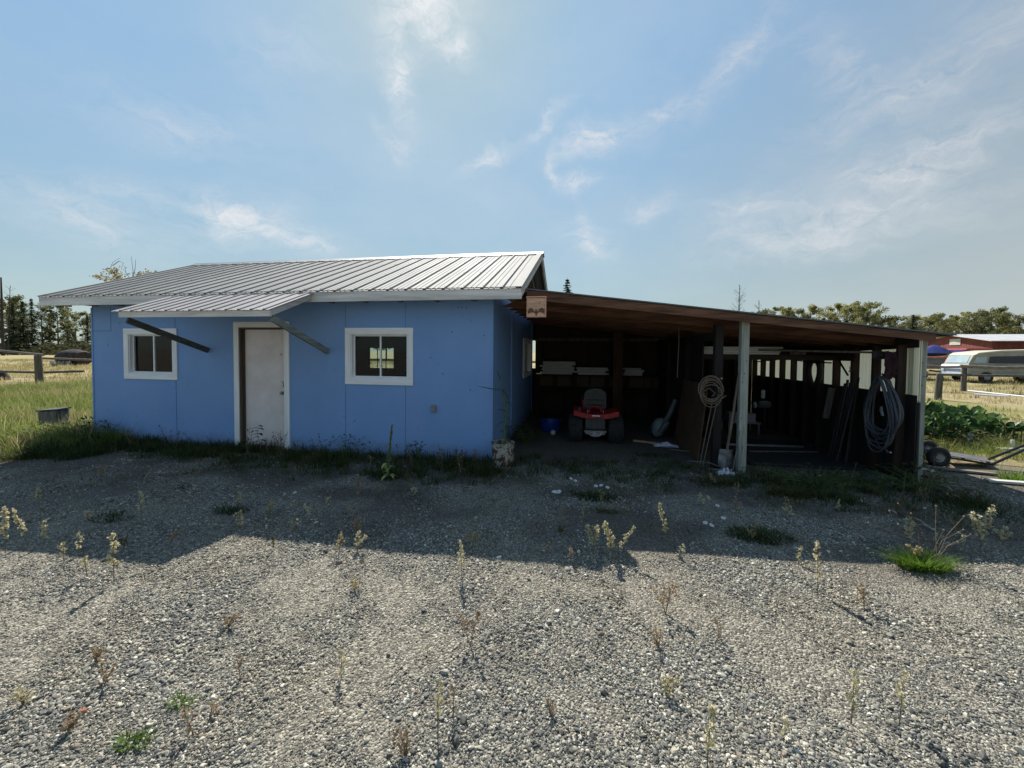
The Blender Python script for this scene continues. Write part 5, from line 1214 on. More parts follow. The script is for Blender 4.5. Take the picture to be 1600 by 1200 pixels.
for i, (a, b_) in enumerate((((1513, 617), (1600, 627)), ((1522, 623), (1575, 627)))):
    A, B_ = G(*a), G(*b_); A.z = B_.z = .18
    tag(build(MB().tube([A, B_+(B_-A)*.2*(1-i)], .032, 8), 'white_pole', WHITEPL, at=A, smooth=True), ('long white pole lying in the dry field', 'shorter white pole lying just in front of the long one')[i], 'pole', 'white poles in the field')
# old van
VN = thing('camper_van', (26, 24, 0), 'old cream and pale blue van parked behind the fence', 'van')
f0 = G(1478, 592); f1_ = G(1513, 597)   # front face, left and right lower corners
f0 = D(1478, 594, 26.5); f0.z = 0; f1_ = D(1510, 597, 25.2); f1_.z = 0
rh = Vector((rt.x, rt.y, 0)).normalized(); fh = Vector((fw.x, fw.y, 0)).normalized(); axv = (rh-fh*.2).normalized(); sd = (fh+rh*.2).normalized(); Wd = 1.9
def vp(a, s_, z): return f1_+axv*a+sd*s_+Vector((0, 0, z))
prof = [(.0, .45), (-.02, .95), (.12, 1.18), (.36, 1.72), (.62, 1.88), (1.8, 2.02), (5.6, 2.16), (5.75, 2.0), (5.8, .45)]
def vprism(pf, s0, s1, mb):
    n = len(pf); vs = [vp(a, s0, z) for a, z in pf]+[vp(a, s1, z) for a, z in pf]
    return mb.add(vs, [tuple(range(n)), tuple(range(n, 2*n))[::-1]]+[(i, (i+1) % n, n+(i+1) % n, n+i) for i in range(n)])
VSIDE = pm('grey_olive_van_paint', (.30, .30, .25), .45, .2, 2, None, .02)
build(vprism(prof[2:8]+[(5.78, 1.15), (.12, 1.15)], .06, Wd-.06, MB()), 'upper_body', VSIDE, VN)
build(vprism([(.06, .42), (.05, 1.10), (.11, 1.149), (5.8, 1.149), (5.82, .42)], 0, Wd, MB()), 'lower_body', VSIDE, VN)
build(vprism([(-.02, .42), (-.03, 1.0), (.045, 1.12), (.045, .42)], -.01, Wd+.01, MB()), 'front_panel', LBLUE, VN)
build(vprism([(-.10, .45), (-.11, .58), (-.035, .58), (-.035, .45)], -.02, Wd+.02, MB()), 'bumper', WHITEPL, VN)
build(vprism([(.38, 1.75), (.62, 1.90), (1.8, 2.05), (5.6, 2.19), (5.7, 2.10), (1.8, 1.97), (.72, 1.84), (.44, 1.72)], .03, Wd-.03, MB()), 'roof_cap', TANP, VN)
build(vprism([(1.15, 1.24), (1.22, 1.66), (5.5, 1.80), (5.5, 1.24)], .035, .058, MB()), 'side_window', VGLASS, VN)
build(vprism([(.35, 1.26), (.52, 1.62), (1.05, 1.66), (1.02, 1.26)], .04, .058, MB()), 'side_window', VGLASS2, VN)
ws = MB(); ws.add([vp(.125, .2, 1.24), vp(.125, Wd-.2, 1.24), vp(.325, Wd-.25, 1.68), vp(.325, .25, 1.68)]+[vp(.155, .2, 1.23), vp(.155, Wd-.2, 1.23), vp(.355, Wd-.25, 1.67), vp(.355, .25, 1.67)], [(0, 1, 2, 3), (4, 7, 6, 5), (0, 4, 5, 1), (1, 5, 6, 2), (2, 6, 7, 3), (3, 7, 4, 0)])
build(ws, 'windscreen', VGLASS2, VN)
gr_ = MB(); 
for z in (.70, .80): gr_.add([vp(-.045, .15, z), vp(-.045, Wd-.15, z), vp(-.045, Wd-.15, z+.05), vp(-.045, .15, z+.05), vp(-.01, .15, z), vp(-.01, Wd-.15, z), vp(-.01, Wd-.15, z+.05), vp(-.01, .15, z+.05)], [(0, 1, 2, 3), (4, 7, 6, 5), (0, 4, 5, 1), (2, 6, 7, 3), (1, 5, 6, 2), (0, 3, 7, 4)])
build(gr_, 'grille', GREYMET, VN)
for s_ in (.22, Wd-.22):
    c = vp(-.03, s_, .80); build(MB().tube([c, c-axv*.05], .10, 14), 'headlight', pm('clear_lamp_glass', (.6, .6, .6), .2) if 'clear_lamp_glass' not in MATS else MATS['clear_lamp_glass'], VN)
for a in (1.0, 4.4):
    for s_ in (0.0, Wd):
        c = vp(a, s_, .34); wo = build(MB().tube([c-sd*.10, c-sd*.085, c+sd*.085, c+sd*.10], [.28, .34, .34, .28], 20), 'wheel', TYRE, VN, smooth=True)
        build(MB().tube([c-sd*.105, c+sd*.105], [.17, .17], 16), 'rim', GREYMET, wo)
# barn
BR = thing('red_barn', (50, 50, 0), 'long low red barn with a pale metal roof beyond the vehicles', 'barn')
c1_ = D(1550, 531, 50); c1_.z = 0
ax = Vector((math.cos(YAW+R(-1)), math.sin(YAW+R(-1)), 0)); ax = (D(1600, 530, 49.2)-D(1550, 531, 50)); ax.z = 0; ax.normalize(); ay = Vector((-ax.y, ax.x, 0))
sdr = (D(1484, 520, 57)-D(1550, 531, 50)); sdr.z = 0
ay = sdr-ax*0; DL = ay.length; ay.normalize()
def bp_(a, d, z): return c1_+ax*a+ay*d+Vector((0, 0, z))
def slab(mb, pts4, th): 
    nrm = (pts4[1]-pts4[0]).cross(pts4[3]-pts4[0]).normalized()*th; return mb.add(pts4+[p+nrm for p in pts4], [(0, 3, 2, 1), (4, 5, 6, 7), (0, 1, 5, 4), (1, 2, 6, 5), (2, 3, 7, 6), (3, 0, 4, 7)])
LB = 26; ze, zr_ = 3.55, 4.55
build(slab(MB(), [bp_(0, 0, 0), bp_(LB, 0, 0), bp_(LB, 0, ze), bp_(0, 0, ze)], .15), 'front_wall', BARND, BR)
gw = MB(); pf = [(0, 0), (0, ze), (DL, zr_), (2*DL, ze), (2*DL, 0)]
gw.add([bp_(0, d, z) for d, z in pf]+[bp_(.15, d, z) for d, z in pf], [(0, 1, 2, 3, 4), (9, 8, 7, 6, 5)]+[(i, 5+i, 5+(i+1) % 5, (i+1) % 5) for i in range(5)])
build(gw, 'end_wall', BARNR, BR)
rf = MB(); slab(rf, [bp_(-.6, -.8, ze-.02), bp_(LB+.6, -.8, ze-.02), bp_(LB+.6, DL, zr_+.12), bp_(-.6, DL, zr_+.12)], .08); slab(rf, [bp_(-.6, DL, zr_+.12), bp_(LB+.6, DL, zr_+.12), bp_(LB+.6, 2*DL+.8, ze-.02), bp_(-.6, 2*DL+.8, ze-.02)], .08)
build(rf, 'roof', BARNROOF, BR)
for a in (.75, 2.5, 4.6, 7.0):
    build(slab(MB(), [bp_(a, -.04, 2.4), bp_(a+.9, -.04, 2.4), bp_(a+.9, -.04, 3.3), bp_(a, -.04, 3.3)], .03), 'window', pm('weathered_window_board', (.32, .30, .26), .7) if 'weathered_window_board' not in MATS else MATS['weathered_window_board'], BR)
build(slab(MB(), [bp_(-.04, DL*.70, 3.2), bp_(-.04, DL*.98, 3.2), bp_(-.04, DL*.98, 4.05), bp_(-.04, DL*.70, 4.05)][::-1], .03), 'hatch', WBOARD, BR)
# blue covered boat on a trailer
BT = thing('covered_boat', (30, 32, 0), 'boat under a dark blue tarpaulin resting on the grey trailer', 'boat')
b0 = D(1428, 553, 28.6); b1 = D(1511, 547, 28.6)
bd = (b1-b0); bd.z = 0; LBt = bd.length; bd.normalize(); bs_ = Vector((-bd.y, bd.x, 0)); bz_ = 1.7; b0.z = 0
vs, fs = [], []; NL, NW = 26, 12
for i in range(NL+1):
    t = i/NL; hw = 1.0*math.sin(PI*min(1, .08+.92*t))**.45*(1 if t < .5 else (1-((t-.5)/.5)**2.5*.93)); tz = 2.12+.26*math.exp(-((t-.40)/.16)**2)*1.6+.12*math.sin(t*9)*.5-.10*t
    for j in range(NW+1):
        u = j/NW*2-1; z = tz-(tz-1.86-.06*t)*abs(u)**1.3+.03*mnoise.noise(Vector((t*9, u*4, 1)))
        vs.append(b0+bd*(LBt*t)+bs_*(u*hw)+Vector((0, 0, z)))
for i in range(NL):
    for j in range(NW): q = i*(NW+1)+j; fs.append((q, q+1, q+NW+2, q+NW+1))
build(MB().add(vs, fs), 'tarpaulin', TARP, BT, smooth=True)
vs, fs = [], []
for i in range(NL+1):
    t = i/NL; hw = .97*math.sin(PI*min(1, .08+.92*t))**.45*(1 if t < .5 else (1-((t-.5)/.5)**2.5*.93))
    for u, z in ((-1, 1.87+.06*t), (-.75, 1.68+.1*t), (0, 1.64+.3*max(0, t-.6)), (.75, 1.68+.1*t), (1, 1.87+.06*t)): vs.append(b0+bd*(LBt*t)+bs_*(u*hw)+Vector((0, 0, z)))
for i in range(NL):
    for j in range(4): q = i*5+j; fs.append((q, q+5, q+6, q+1))
build(MB().add(vs, fs), 'hull', pm('dark_boat_hull', (.03, .04, .10), .35), BT, smooth=True)
# flat grey trailer
TL = thing('utility_trailer', (24, 25, 0), 'low grey flatbed trailer left of the van', 'trailer')
t0 = D(1405, 575, 28.0); t1 = D(1484, 575, 28.0); t0.z = t1.z = 0; td = (t1-t0).normalized(); tn = Vector((-td.y, td.x, 0)); LT = (t1-t0).length
def tp(a, s_, z): return t0+td*a+tn*s_+Vector((0, 0, z))
build(slab(MB(), [tp(0, 0, .75), tp(LT*.9, 0, .75), tp(LT*.9, 0, 1.45), tp(0, 0, 1.45)], -2.0) , 'box_bed', pm('dull_grey_trailer_paint', (.20, .20, .21), .6), TL)
build(slab(MB(), [tp(-.1, -.1, 1.46), tp(LT*.97, -.1, 1.46), tp(LT*.97, 2.1, 1.46), tp(-.1, 2.1, 1.46)], .10), 'deck', OLDWOOD, TL)
for a in (.7, 1.5):
    for s_ in (-.12, 2.1): c = tp(a, s_, .34); build(MB().tube([c-tn*.1, c+tn*.1], .34, 16), 'wheel', TYRE, TL)
build(MB().tube([tp(LT*.9, 1, .6), tp(LT+.6, 1, .5)], .06, 6), 'tow_bar', BLKMET, TL)
# red pickup behind the van
RP = thing('red_pickup', (30, 32, 0), 'faded red pickup truck with only its roof showing over the van', 'pickup')
r0 = D(1509, 546, 35); r1 = D(1553, 546, 35); zt = D(1530, 544, 33).z; r0.z = r1.z = 0; rd = (r1-r0).normalized(); rn = Vector((-rd.y, rd.x, 0)); LR = (r1-r0).length
def rp_(a, s_, z): return r0+rd*a+rn*s_+Vector((0, 0, z))
def rpr(pf, s0, s1, mat, nm):
    n = len(pf); mb = MB().add([rp_(a, s0, z) for a, z in pf]+[rp_(a, s1, z) for a, z in pf], [tuple(range(n)), tuple(range(n, 2*n))[::-1]]+[(i, (i+1) % n, n+(i+1) % n, n+i) for i in range(n)]); return build(mb, nm, mat, RP)
rpr([(.0, zt-.1), (.15, zt), (LR-.3, zt+.02), (LR, zt-.10), (LR, zt-.16), (0, zt-.16)], 0, 1.7, RED2, 'cab_roof')
rpr([(.05, zt-.17), (LR-.05, zt-.17), (LR+.35, zt-.62), (-.05, zt-.62)], .06, 1.64, VGLASS, 'cab_glass')
rpr([(.0, zt-.63), (LR+2.6, zt-.63), (LR+2.7, .5), (-.05, .5)], -.05, 1.75, RED2, 'body')
for a in (.6, LR+1.8):
    for s_ in (-.06, 1.76): c = rp_(a, s_, .36); build(MB().tube([c-rn*.1, c+rn*.1], .36, 16), 'wheel', TYRE, RP)

# ------------------------------------------------------------------ left yard
FL = thing('rail_fence', (-24, 9, 0), 'grey two rail wooden fence at the left edge of the yard', 'fence')
rail([D(-160, 540, 19.5), D(0, 548, 18.8), D(68, 554.5, 18.2)], .055, FL, OLDWOOD); rail([D(64, 559.5, 18.3), D(150, 562.5, 19.5), D(260, 565, 21)], .05, FL, OLDWOOD)
rail([D(-160, 581, 19.5), D(0, 580.5, 18.8), D(64, 582, 18.3), D(131, 580, 18.8)], .055, FL, OLDWOODZ)
for px, py in ((62, 602), (-120, 603)):
    p = G(px, py); build(MB().tube([(p.x, p.y, -.05), (p.x-.05, p.y, 1.36)], [.14, .13], 12), 'post', OLDWOODZ, FL, smooth=True)
for z_ in (590, 597, 606): build(MB().tube([D(-100, z_, 19), D(60, z_, 18.3), D(180, z_-1, 20)], .008, 4), 'wire', GREYMET, FL)
p = G(2, 594); tag(build(MB().tube([(p.x, p.y, 0), (p.x, p.y, .2), (p.x+.1, p.y, .5)], [.35, .3, .1], 12), 'stump', SNAG, at=(p.x, p.y, 0), smooth=True), 'dark old stump at the left photo edge under the fence rail', 'stump')
# hay bale
hb0 = D(116, 570, 39); hb0.z = 0
hl = MB(); n = 28; prof = []
vs, fs = [], []; N1, N2 = 24, 14
for i in range(N2+1):
    t = i/N2; r = 1.05*math.sin(PI*(.10+.80*t))**.32 if 0 < i < N2 else .75
    for k in range(N1): 
        a = 2*PI*k/N1; rr_ = r*(1+.07*mnoise.noise(Vector((math.cos(a)*2, math.sin(a)*2, t*5)))); z = .72+math.sin(a)*rr_*.82
        vs.append(hb0+Vector((-1.25+2.5*t, math.cos(a)*rr_, max(.0, z))))
for i in range(N2):
    for k in range(N1): fs.append((i*N1+k, i*N1+(k+1) % N1, (i+1)*N1+(k+1) % N1, (i+1)*N1+k))
fs.append(tuple(range(N1))); fs.append(tuple(N2*N1+k for k in range(N1))[::-1])
HB = build(hl.add(vs, fs), 'hay_bale', HAYM, at=hb0, smooth=True); tag(HB, 'dark weathered round hay bale in the left pasture', 'hay bale')
hy = MB(); rr = random.Random(4)
for k in range(70): c = hb0+Vector((rr.uniform(-1.2, 1.3), -1.0+rr.uniform(-.15, .05), rr.uniform(.05, .35))); hy.quad(c, (.07, 0, .02), (0, .02, rr.uniform(.05, .16)))
build(hy, 'frayed_edge', HAYB, HB, fix=False)
# wooden block by the left corner
BL = G(86, 678); blk = MB().box((BL.x-.15, BL.y-.14, 0), (BL.x+.15, BL.y+.14, .47), rot=Matrix.Rotation(.35, 3, 'Z')@Matrix.Rotation(-.06, 3, 'Y'), bev=.012)
bo = build(blk, 'chopping_block', pm('cracked_grey_wood', (.20, .19, .17), .9, .6, 5, (3, 3, .6), .8, .02, col2=(.045, .045, .045)), at=(BL.x, BL.y, 0)); tag(bo, 'square cracked grey wooden block left of the blue building', 'block')
build(MB().box((BL.x-.17, BL.y-.16, .475), (BL.x+.17, BL.y+.16, .50), rot=Matrix.Rotation(.35, 3, 'Z')@Matrix.Rotation(-.06, 3, 'Y'), piv=(BL.x-.02, BL.y+.0, .25)), 'lid', pm('dark_slate_lid', (.05, .055, .06), .7), bo)
p = G(132, 668); tag(build(MB().beam(p+Vector((-.25, .15, .16)), p+Vector((.35, .0, .13)), .16, .03), 'pale_board', WBOARD, at=p), 'pale board leaning in the weeds beside the wooden block', 'board')
tag(build(MB().beam(p+Vector((-.1, .3, .10)), p+Vector((.45, .2, .06)), .12, .03), 'pale_board', OLDWOOD, at=p), 'grey board lying behind the pale board', 'board')

# ------------------------------------------------------------------ trees
LEAF1 = leaf_mat('deciduous_leaf', [(.075, .085, .04), (.135, .15, .062), (.22, .225, .09), (.34, .32, .15)], .4, .6, 'tree')  # both broadleaf colours are lightened in place of distance haze
LEAF2 = leaf_mat('yellowing_leaf', [(.12, .125, .055), (.21, .21, .085), (.31, .30, .125), (.42, .38, .19)], .45, .6, 'tree')
NEED = leaf_mat('conifer_needle', [(.045, .060, .036), (.075, .095, .052), (.11, .13, .07)], .15, .7, 'tree')
def crown_leaves(rr, blobs, n, s0, s1, mb=None):
    mb = mb or MB()
    for _ in range(n):
        c, r = blobs[rr.randrange(len(blobs))]; d = Vector((rr.gauss(0, 1), rr.gauss(0, 1), rr.gauss(0, .8))).normalized()*r*rr.random()**.45
        u = Vector((rr.gauss(0, 1), rr.gauss(0, 1), rr.gauss(0, 1))).normalized(); v = u.orthogonal().normalized(); s_ = rr.uniform(s0, s1)
        mb.quad(c+d, u*s_, v*s_*.75)
    return mb
def decid(h, seed, mat, n=5600, label='', slim=.24):
    rr = random.Random(seed); t = thing('broadleaf_tree', (0, 0, 0), label, 'tree'); tr = MB(); blobs = []
    top = Vector((rr.uniform(-.4, .4), rr.uniform(-.4, .4), h*.93)); path = [Vector((0, 0, -.1)), Vector((rr.uniform(-.15, .15), 0, h*.3)), Vector((rr.uniform(-.3, .3), .1, h*.6)), top]
    tr.tube(path, [h*.014, h*.011, h*.007, .02], 7)
    for k in range(27):
        z = h*(.24+.68*k/26); a = rr.uniform(0, 2*PI); L = h*slim*(1-abs((z/h-.58))*1.25)*rr.uniform(.7, 1.1); base = path[1].lerp(path[3], max(0, (z/h-.3)/.63)); base = Vector((base.x, base.y, z*.96))
        tip = base+Vector((math.cos(a)*L, math.sin(a)*L, L*.55)); tr.tube([base, base.lerp(tip, .5)+Vector((0, 0, -.08*L)), tip], [h*.004, h*.003, .01], 4)
        blobs.append((tip, h*.052*rr.uniform(.6, 1.4))); blobs.append((base.lerp(tip, .6)+Vector((0, 0, .1)), h*.050*rr.uniform(.6, 1.3)))
    blobs.append((top, h*.05))
    build(tr, 'trunk', BARK, t); build(crown_leaves(rr, blobs, n, .05*h/12, .125*h/12), 'crown', mat, t, fix=False); return t
def conif(h, seed, label='', w=.2, n=26):
    rr = random.Random(seed); t = thing('conifer', (0, 0, 0), label, 'tree'); tr = MB().tube([(0, 0, -.1), (0, 0, h*.5), (0, 0, h)], [h*.012, h*.007, .015], 7); cr = MB()
    lv = int(n)
    for i in range(lv):
        f = i/lv; z = h*(.10+.89*f); rad = h*w*(1-f)**.85*rr.uniform(.75, 1.1)+.08
        nb = 9 if f < .8 else 8
        for b_ in range(nb):
            a = rr.uniform(0, 2*PI); L = rad*rr.uniform(.6, 1.1); d = Vector((math.cos(a), math.sin(a), 0)); sdv = Vector((-d.y, d.x, 0))
            m = max(3, int(L/.22))
            for k in range(m):
                q = (k+.5)/m; c = Vector((0, 0, z))+d*L*q+Vector((0, 0, -.28*L*q*q+.06*L*q+rr.uniform(-.06, .06))); s_ = .16*(1.25-q)*h/12+.05
                cr.quad(c, sdv*s_*rr.uniform(.7, 1.3)+Vector((0, 0, rr.uniform(-.05, .05))), (d*.14+Vector((0, 0, rr.uniform(-.10, .05))))*h/12)
            if b_ % 3 == 0: tr.tube([Vector((0, 0, z)), Vector((0, 0, z))+d*L*.9+Vector((0, 0, -.2*L))], [.02, .008], 3)
    build(tr, 'trunk', BARK, t); build(cr, 'crown', NEED, t, fix=False); return t
protoD = [decid(12, 1, LEAF1), decid(12, 2, LEAF2, 5000, slim=.2), decid(12, 3, LEAF1, 3000, slim=.15), decid(12, 4, LEAF2, 6500, slim=.27)]
protoC = [conif(12, 5, w=.23, n=40), conif(12, 6, w=.19, n=38)]
used = set()
KIND = ['green', 'yellowing', 'thin green', 'broad yellowing']
def place_tree(proto, p, h, label, group, rz):
    base = proto; o = base if base.name not in used else copy_tree(base); used.add(base.name)
    s_ = h/12; o.location = p; o.scale = (s_, s_, s_); o.rotation_euler = (0, 0, rz); tag(o, label, 'tree', group); return o
rr = random.Random(21)
# left treeline
xpos = []
px = -260
while px < 260: xpos.append(px); px += rr.uniform(11, 19)
for px in xpos:
    dd = rr.uniform(98, 130); p = D(px, 550, dd); p.z = 0
    if rr.random() < .22: place_tree(protoC[rr.randrange(2)], p, rr.uniform(10.5, 15.5), 'dark conifer in the treeline beyond the left pasture', 'conifers beyond the left pasture', rr.uniform(0, 6))
    else:
        k = rr.choice((0, 0, 2, 1)); place_tree(protoD[k], p, rr.uniform(11, 15.5), KIND[k]+' broadleaf tree in the treeline beyond the left pasture', KIND[k]+' broadleaf trees beyond the left pasture', rr.uniform(0, 6))
for px, top in ((37, 470), (22, 474)):
    p = D(px, 550, 95); zt_ = D(px, top, 95).z; p.z = 0; place_tree(protoC[0], p, zt_, 'tall pointed dark conifer, one of two left of the roof corner', 'two tall conifers left of the roof', 1)
# right treeline following the photographed tops
prof_ = [(1185, 486), (1200, 484), (1222, 479), (1243, 483), (1262, 478), (1305, 474), (1322, 477), (1340, 471), (1356, 473), (1385, 497), (1400, 494), (1420, 492), (1425, 489), (1445, 495), (1462, 492), (1474, 489), (1494, 493), (1512, 487), (1530, 489), (1545, 482), (1556, 487), (1575, 493), (1590, 490), (1610, 488), (1635, 484), (1665, 486), (1690, 480), (1725, 488), (1760, 484), (1790, 486)]
for i, (px, ty) in enumerate(prof_):
    dd = rr.uniform(92, 112); z_ = D(px, ty, dd).z; p = D(px, 550, dd); p.z = 0
    con = px in (1425, 1590, 1690)
    if con: place_tree(protoC[0], p, z_*.98, 'dark conifer standing in the treeline behind the red barn', 'conifers behind the red barn', rr.uniform(0, 6))
    else:
        k = rr.choice((1, 3, 3, 0, 1)) ; place_tree(protoD[k], p, z_*1.03, KIND[k]+' broadleaf tree in the treeline behind shed and barn', KIND[k]+' broadleaf trees behind shed and barn', rr.uniform(0, 6))
for i in range(20):
    px = 1170+i*33+rr.uniform(-8, 8); dd = rr.uniform(115, 135); z_ = D(px, rr.uniform(503, 516), dd).z; p = D(px, 550, dd); p.z = 0; k = rr.choice((0, 1, 2, 3))
    place_tree(protoD[k], p, z_, KIND[k]+' broadleaf tree in the treeline behind shed and barn', KIND[k]+' broadleaf trees behind shed and barn', rr.uniform(0, 6))
# behind the building, seen through its window
for i, px in enumerate((520, 548, 572, 590, 604, 622, 650, 700, 740)):
    p = D(px, 550, rr.uniform(75, 90)); p.z = 0; k = (0, 3, 1)[i % 3]
    place_tree(protoD[k], p, 7.5, 'small '+KIND[k]+' tree seen through the windows of the blue building', 'small '+KIND[k]+' trees behind the building', rr.uniform(0, 6))
p = D(885, 550, 45); z_ = D(885, 434, 45).z; p.z = 0
place_tree(conif(12, 15, w=.30, n=34), p, z_, 'lone conifer tip showing just right of the silver roof end', None, .4)
# understory along both treelines (reads as one mass)
ub = MB(); rr2 = random.Random(9)
for k in range(17000):
    if k % 2: px = rr2.uniform(-300, 300)
    else: px = rr2.uniform(1150, 1800)
    dd = rr2.uniform(90, 125) if k % 2 else rr2.uniform(95, 130); p = D(px, 550, dd); hh = (2.8+1.8*mnoise.noise(Vector((px*.03, 0, 0))))*(1 if k % 2 else 1.3)
    p.z = hh*rr2.random()**1.1; u = Vector((rr2.gauss(0, 1), rr2.gauss(0, 1), rr2.gauss(0, 1))).normalized(); v = u.orthogonal().normalized(); s_ = rr2.uniform(.12, .32); ub.quad(p, u*s_, v*s_)
SCRUB = leaf_mat('dull_scrub_leaf', [(.035, .038, .022), (.06, .062, .034), (.09, .09, .05)], .3, .7, 'tree')
tag(build(ub, 'undergrowth', SCRUB, fix=False), 'dark brushy undergrowth at the foot of the far treelines', None, None, 'stuff')
# snags and bare trees
def snag(px, top, dd, r, label, seed, mat=SNAG, twigs=0, lean=0):
    rr = random.Random(seed); b = D(px, 550, dd); zt = D(px, top, dd).z; b.z = 0; t = thing('bare_tree', b, label, 'tree'); tr = MB()
    path = [b+Vector((lean*q, 0, zt*q)) for q in (0, .35, .7, 1)]; tr.tube(path, [r, r*.85, r*.7, r*.45 if not twigs else .03], 8); build(tr, 'trunk', mat, t)
    if twigs:
        tw = MB()
        for k in range(twigs):
            q = .45+.52*rr.random(); c = b+Vector((lean*q, 0, zt*q)); a = rr.uniform(0, 2*PI); L = zt*.16*(1.25-q); tip = c+Vector((math.cos(a)*L, math.sin(a)*L, L*.9)); mid = c.lerp(tip, .5)+Vector((0, 0, L*.05))
            tw.tube([c, mid, tip], [r*.22, r*.15, .01], 4)
            for j in range(3): d = mid.lerp(tip, rr.random()); tw.tube([d, d+Vector((rr.uniform(-1, 1), rr.uniform(-1, 1), rr.uniform(.2, 1)))*L*.4], [r*.09, .008], 3)
        build(tw, 'branches', mat, t)
snag(5, 434, 80, .26, 'tall dark dead trunk without branches at the left edge', 1)
snag(12, 447, 82, .10, 'thin leaning bare tree just right of the dead trunk', 2, SNAG, 12, 1.2)
snag(-6, 452, 84, .12, 'thin leaning dead tree left of the dead trunk', 5, SNAG, 6, -2)
snag(1153, 446, 62, .11, 'small leafless tree rising above the middle of the shed roof', 3, SNAG, 36)
snag(1184, 470, 64, .08, 'faint leafless tree right of the taller bare tree', 4, SNAG, 18)
snag(1398, 496, 66, .07, 'faint leafless shrub above the right part of the shed roof', 6, SNAG, 14)
# sapling behind the roof
q0 = YP(195, 470, 9.5); q0.z = 0
AS = thing('aspen_sapling', q0, 'young tree with tan leaves and bare twigs poking above the roof', 'tree'); tr, lf = MB(), MB(); rr = random.Random(12)
def P9(px, py): return YP(px, py, 9.5)
tr.tube([q0, q0+Vector((.1, 0, 2)), P9(205, 470), P9(200, 445)], [.05, .045, .035, .025], 7)
tw = MB()
for path in (((200, 445), (180, 432), (173, 418), (176, 410), (188, 403)), ((176, 415), (186, 408), (193, 411), (189, 422)), ((200, 448), (165, 438), (143, 433)), ((205, 450), (208, 425), (205, 400)), ((206, 445), (211, 420), (212, 405)), ((206, 440), (196, 425), (195, 415)), ((205, 450), (220, 432), (232, 424)), ((200, 445), (186, 436), (176, 425)), ((215, 440), (235, 428), (247, 422)), ((200, 450), (225, 445), (240, 432))):
    pts_ = [P9(*a) for a in path]; tw.tube(pts_, [.016-.012*i/(len(pts_)-1) for i in range(len(pts_))], 5)
for (cx_, cy_, sx_, sy_, n) in ((160, 433, 13, 4, 60), (178, 425, 9, 7, 110), (185, 433, 8, 6, 60), (222, 430, 8, 5, 70), (236, 427, 9, 4, 60), (172, 438, 10, 3, 40)):
    for k in range(n):
        c = P9(rr.gauss(cx_, sx_*.55), rr.gauss(cy_, sy_*.55))+Vector((0, rr.gauss(0, .15), 0)); u = Vector((rr.gauss(0, 1), rr.gauss(0, 1), rr.gauss(0, 1))).normalized(); v = u.orthogonal().normalized(); s_ = rr.uniform(.018, .035); lf.quad(c, u*s_, v*s_)
build(tr, 'trunk', BARK, AS, smooth=True); build(tw, 'branches', BARK, AS); build(lf, 'leaves', leaf_mat('tan_aspen_leaf', [(.10, .08, .03), (.24, .19, .08), (.38, .31, .16)], .4), AS, fix=False)
# fence behind the building, seen through the window
FB = thing('rail_fence', (-9, 14, 0), 'far wooden fence seen through the window of the blue building', 'fence')
for z_ in (.6, 1.15): build(MB().tube([(-22, 16, z_), (2, 16, z_)], .07, 8), 'rail', OLDWOOD, FB)
for x in (-21, -18, -15, -12, -9, -6, -3, 0): build(MB().tube([(x, 16.1, -.05), (x, 16.1, 1.3)], .09, 8), 'post', OLDWOODZ, FB)

# ------------------------------------------------------------------ world and sun
SUN_AZ, SUN_EL = R(-22), R(44)      # from +Y, towards -X
SKY_A, SKY_G = 1.6, 2.36
w = bpy.data.worlds.new("World"); S.world = w; w.use_nodes = True
n, l = w.node_tree.nodes, w.node_tree.links; bg = n["Background"]
sky = n.new("ShaderNodeTexSky"); sky.sky_type = 'NISHITA'; sky.sun_disc = False; sky.sun_elevation = SUN_EL; sky.sun_rotation = SUN_AZ
sky.altitude = 700; sky.air_density = 1.0; sky.dust_density = .8; sky.ozone_density = 1.5
tc = n.new("ShaderNodeTexCoord"); sp = n.new("ShaderNodeSeparateXYZ"); nv = n.new("ShaderNodeVectorMath"); nv.operation = 'NORMALIZE'
l.new(tc.outputs['Generated'], nv.inputs[0]); l.new(nv.outputs[0], sp.inputs[0])
az = math_(n, l, 'MULTIPLY', math_(n, l, 'ARCTAN2', sp.outputs[0], sp.outputs[1]), 180/PI)
el = math_(n, l, 'MULTIPLY', math_(n, l, 'ARCSINE', sp.outputs[2]), 180/PI)
cb = n.new("ShaderNodeCombineXYZ"); l.new(az, cb.inputs[0]); l.new(el, cb.inputs[1])
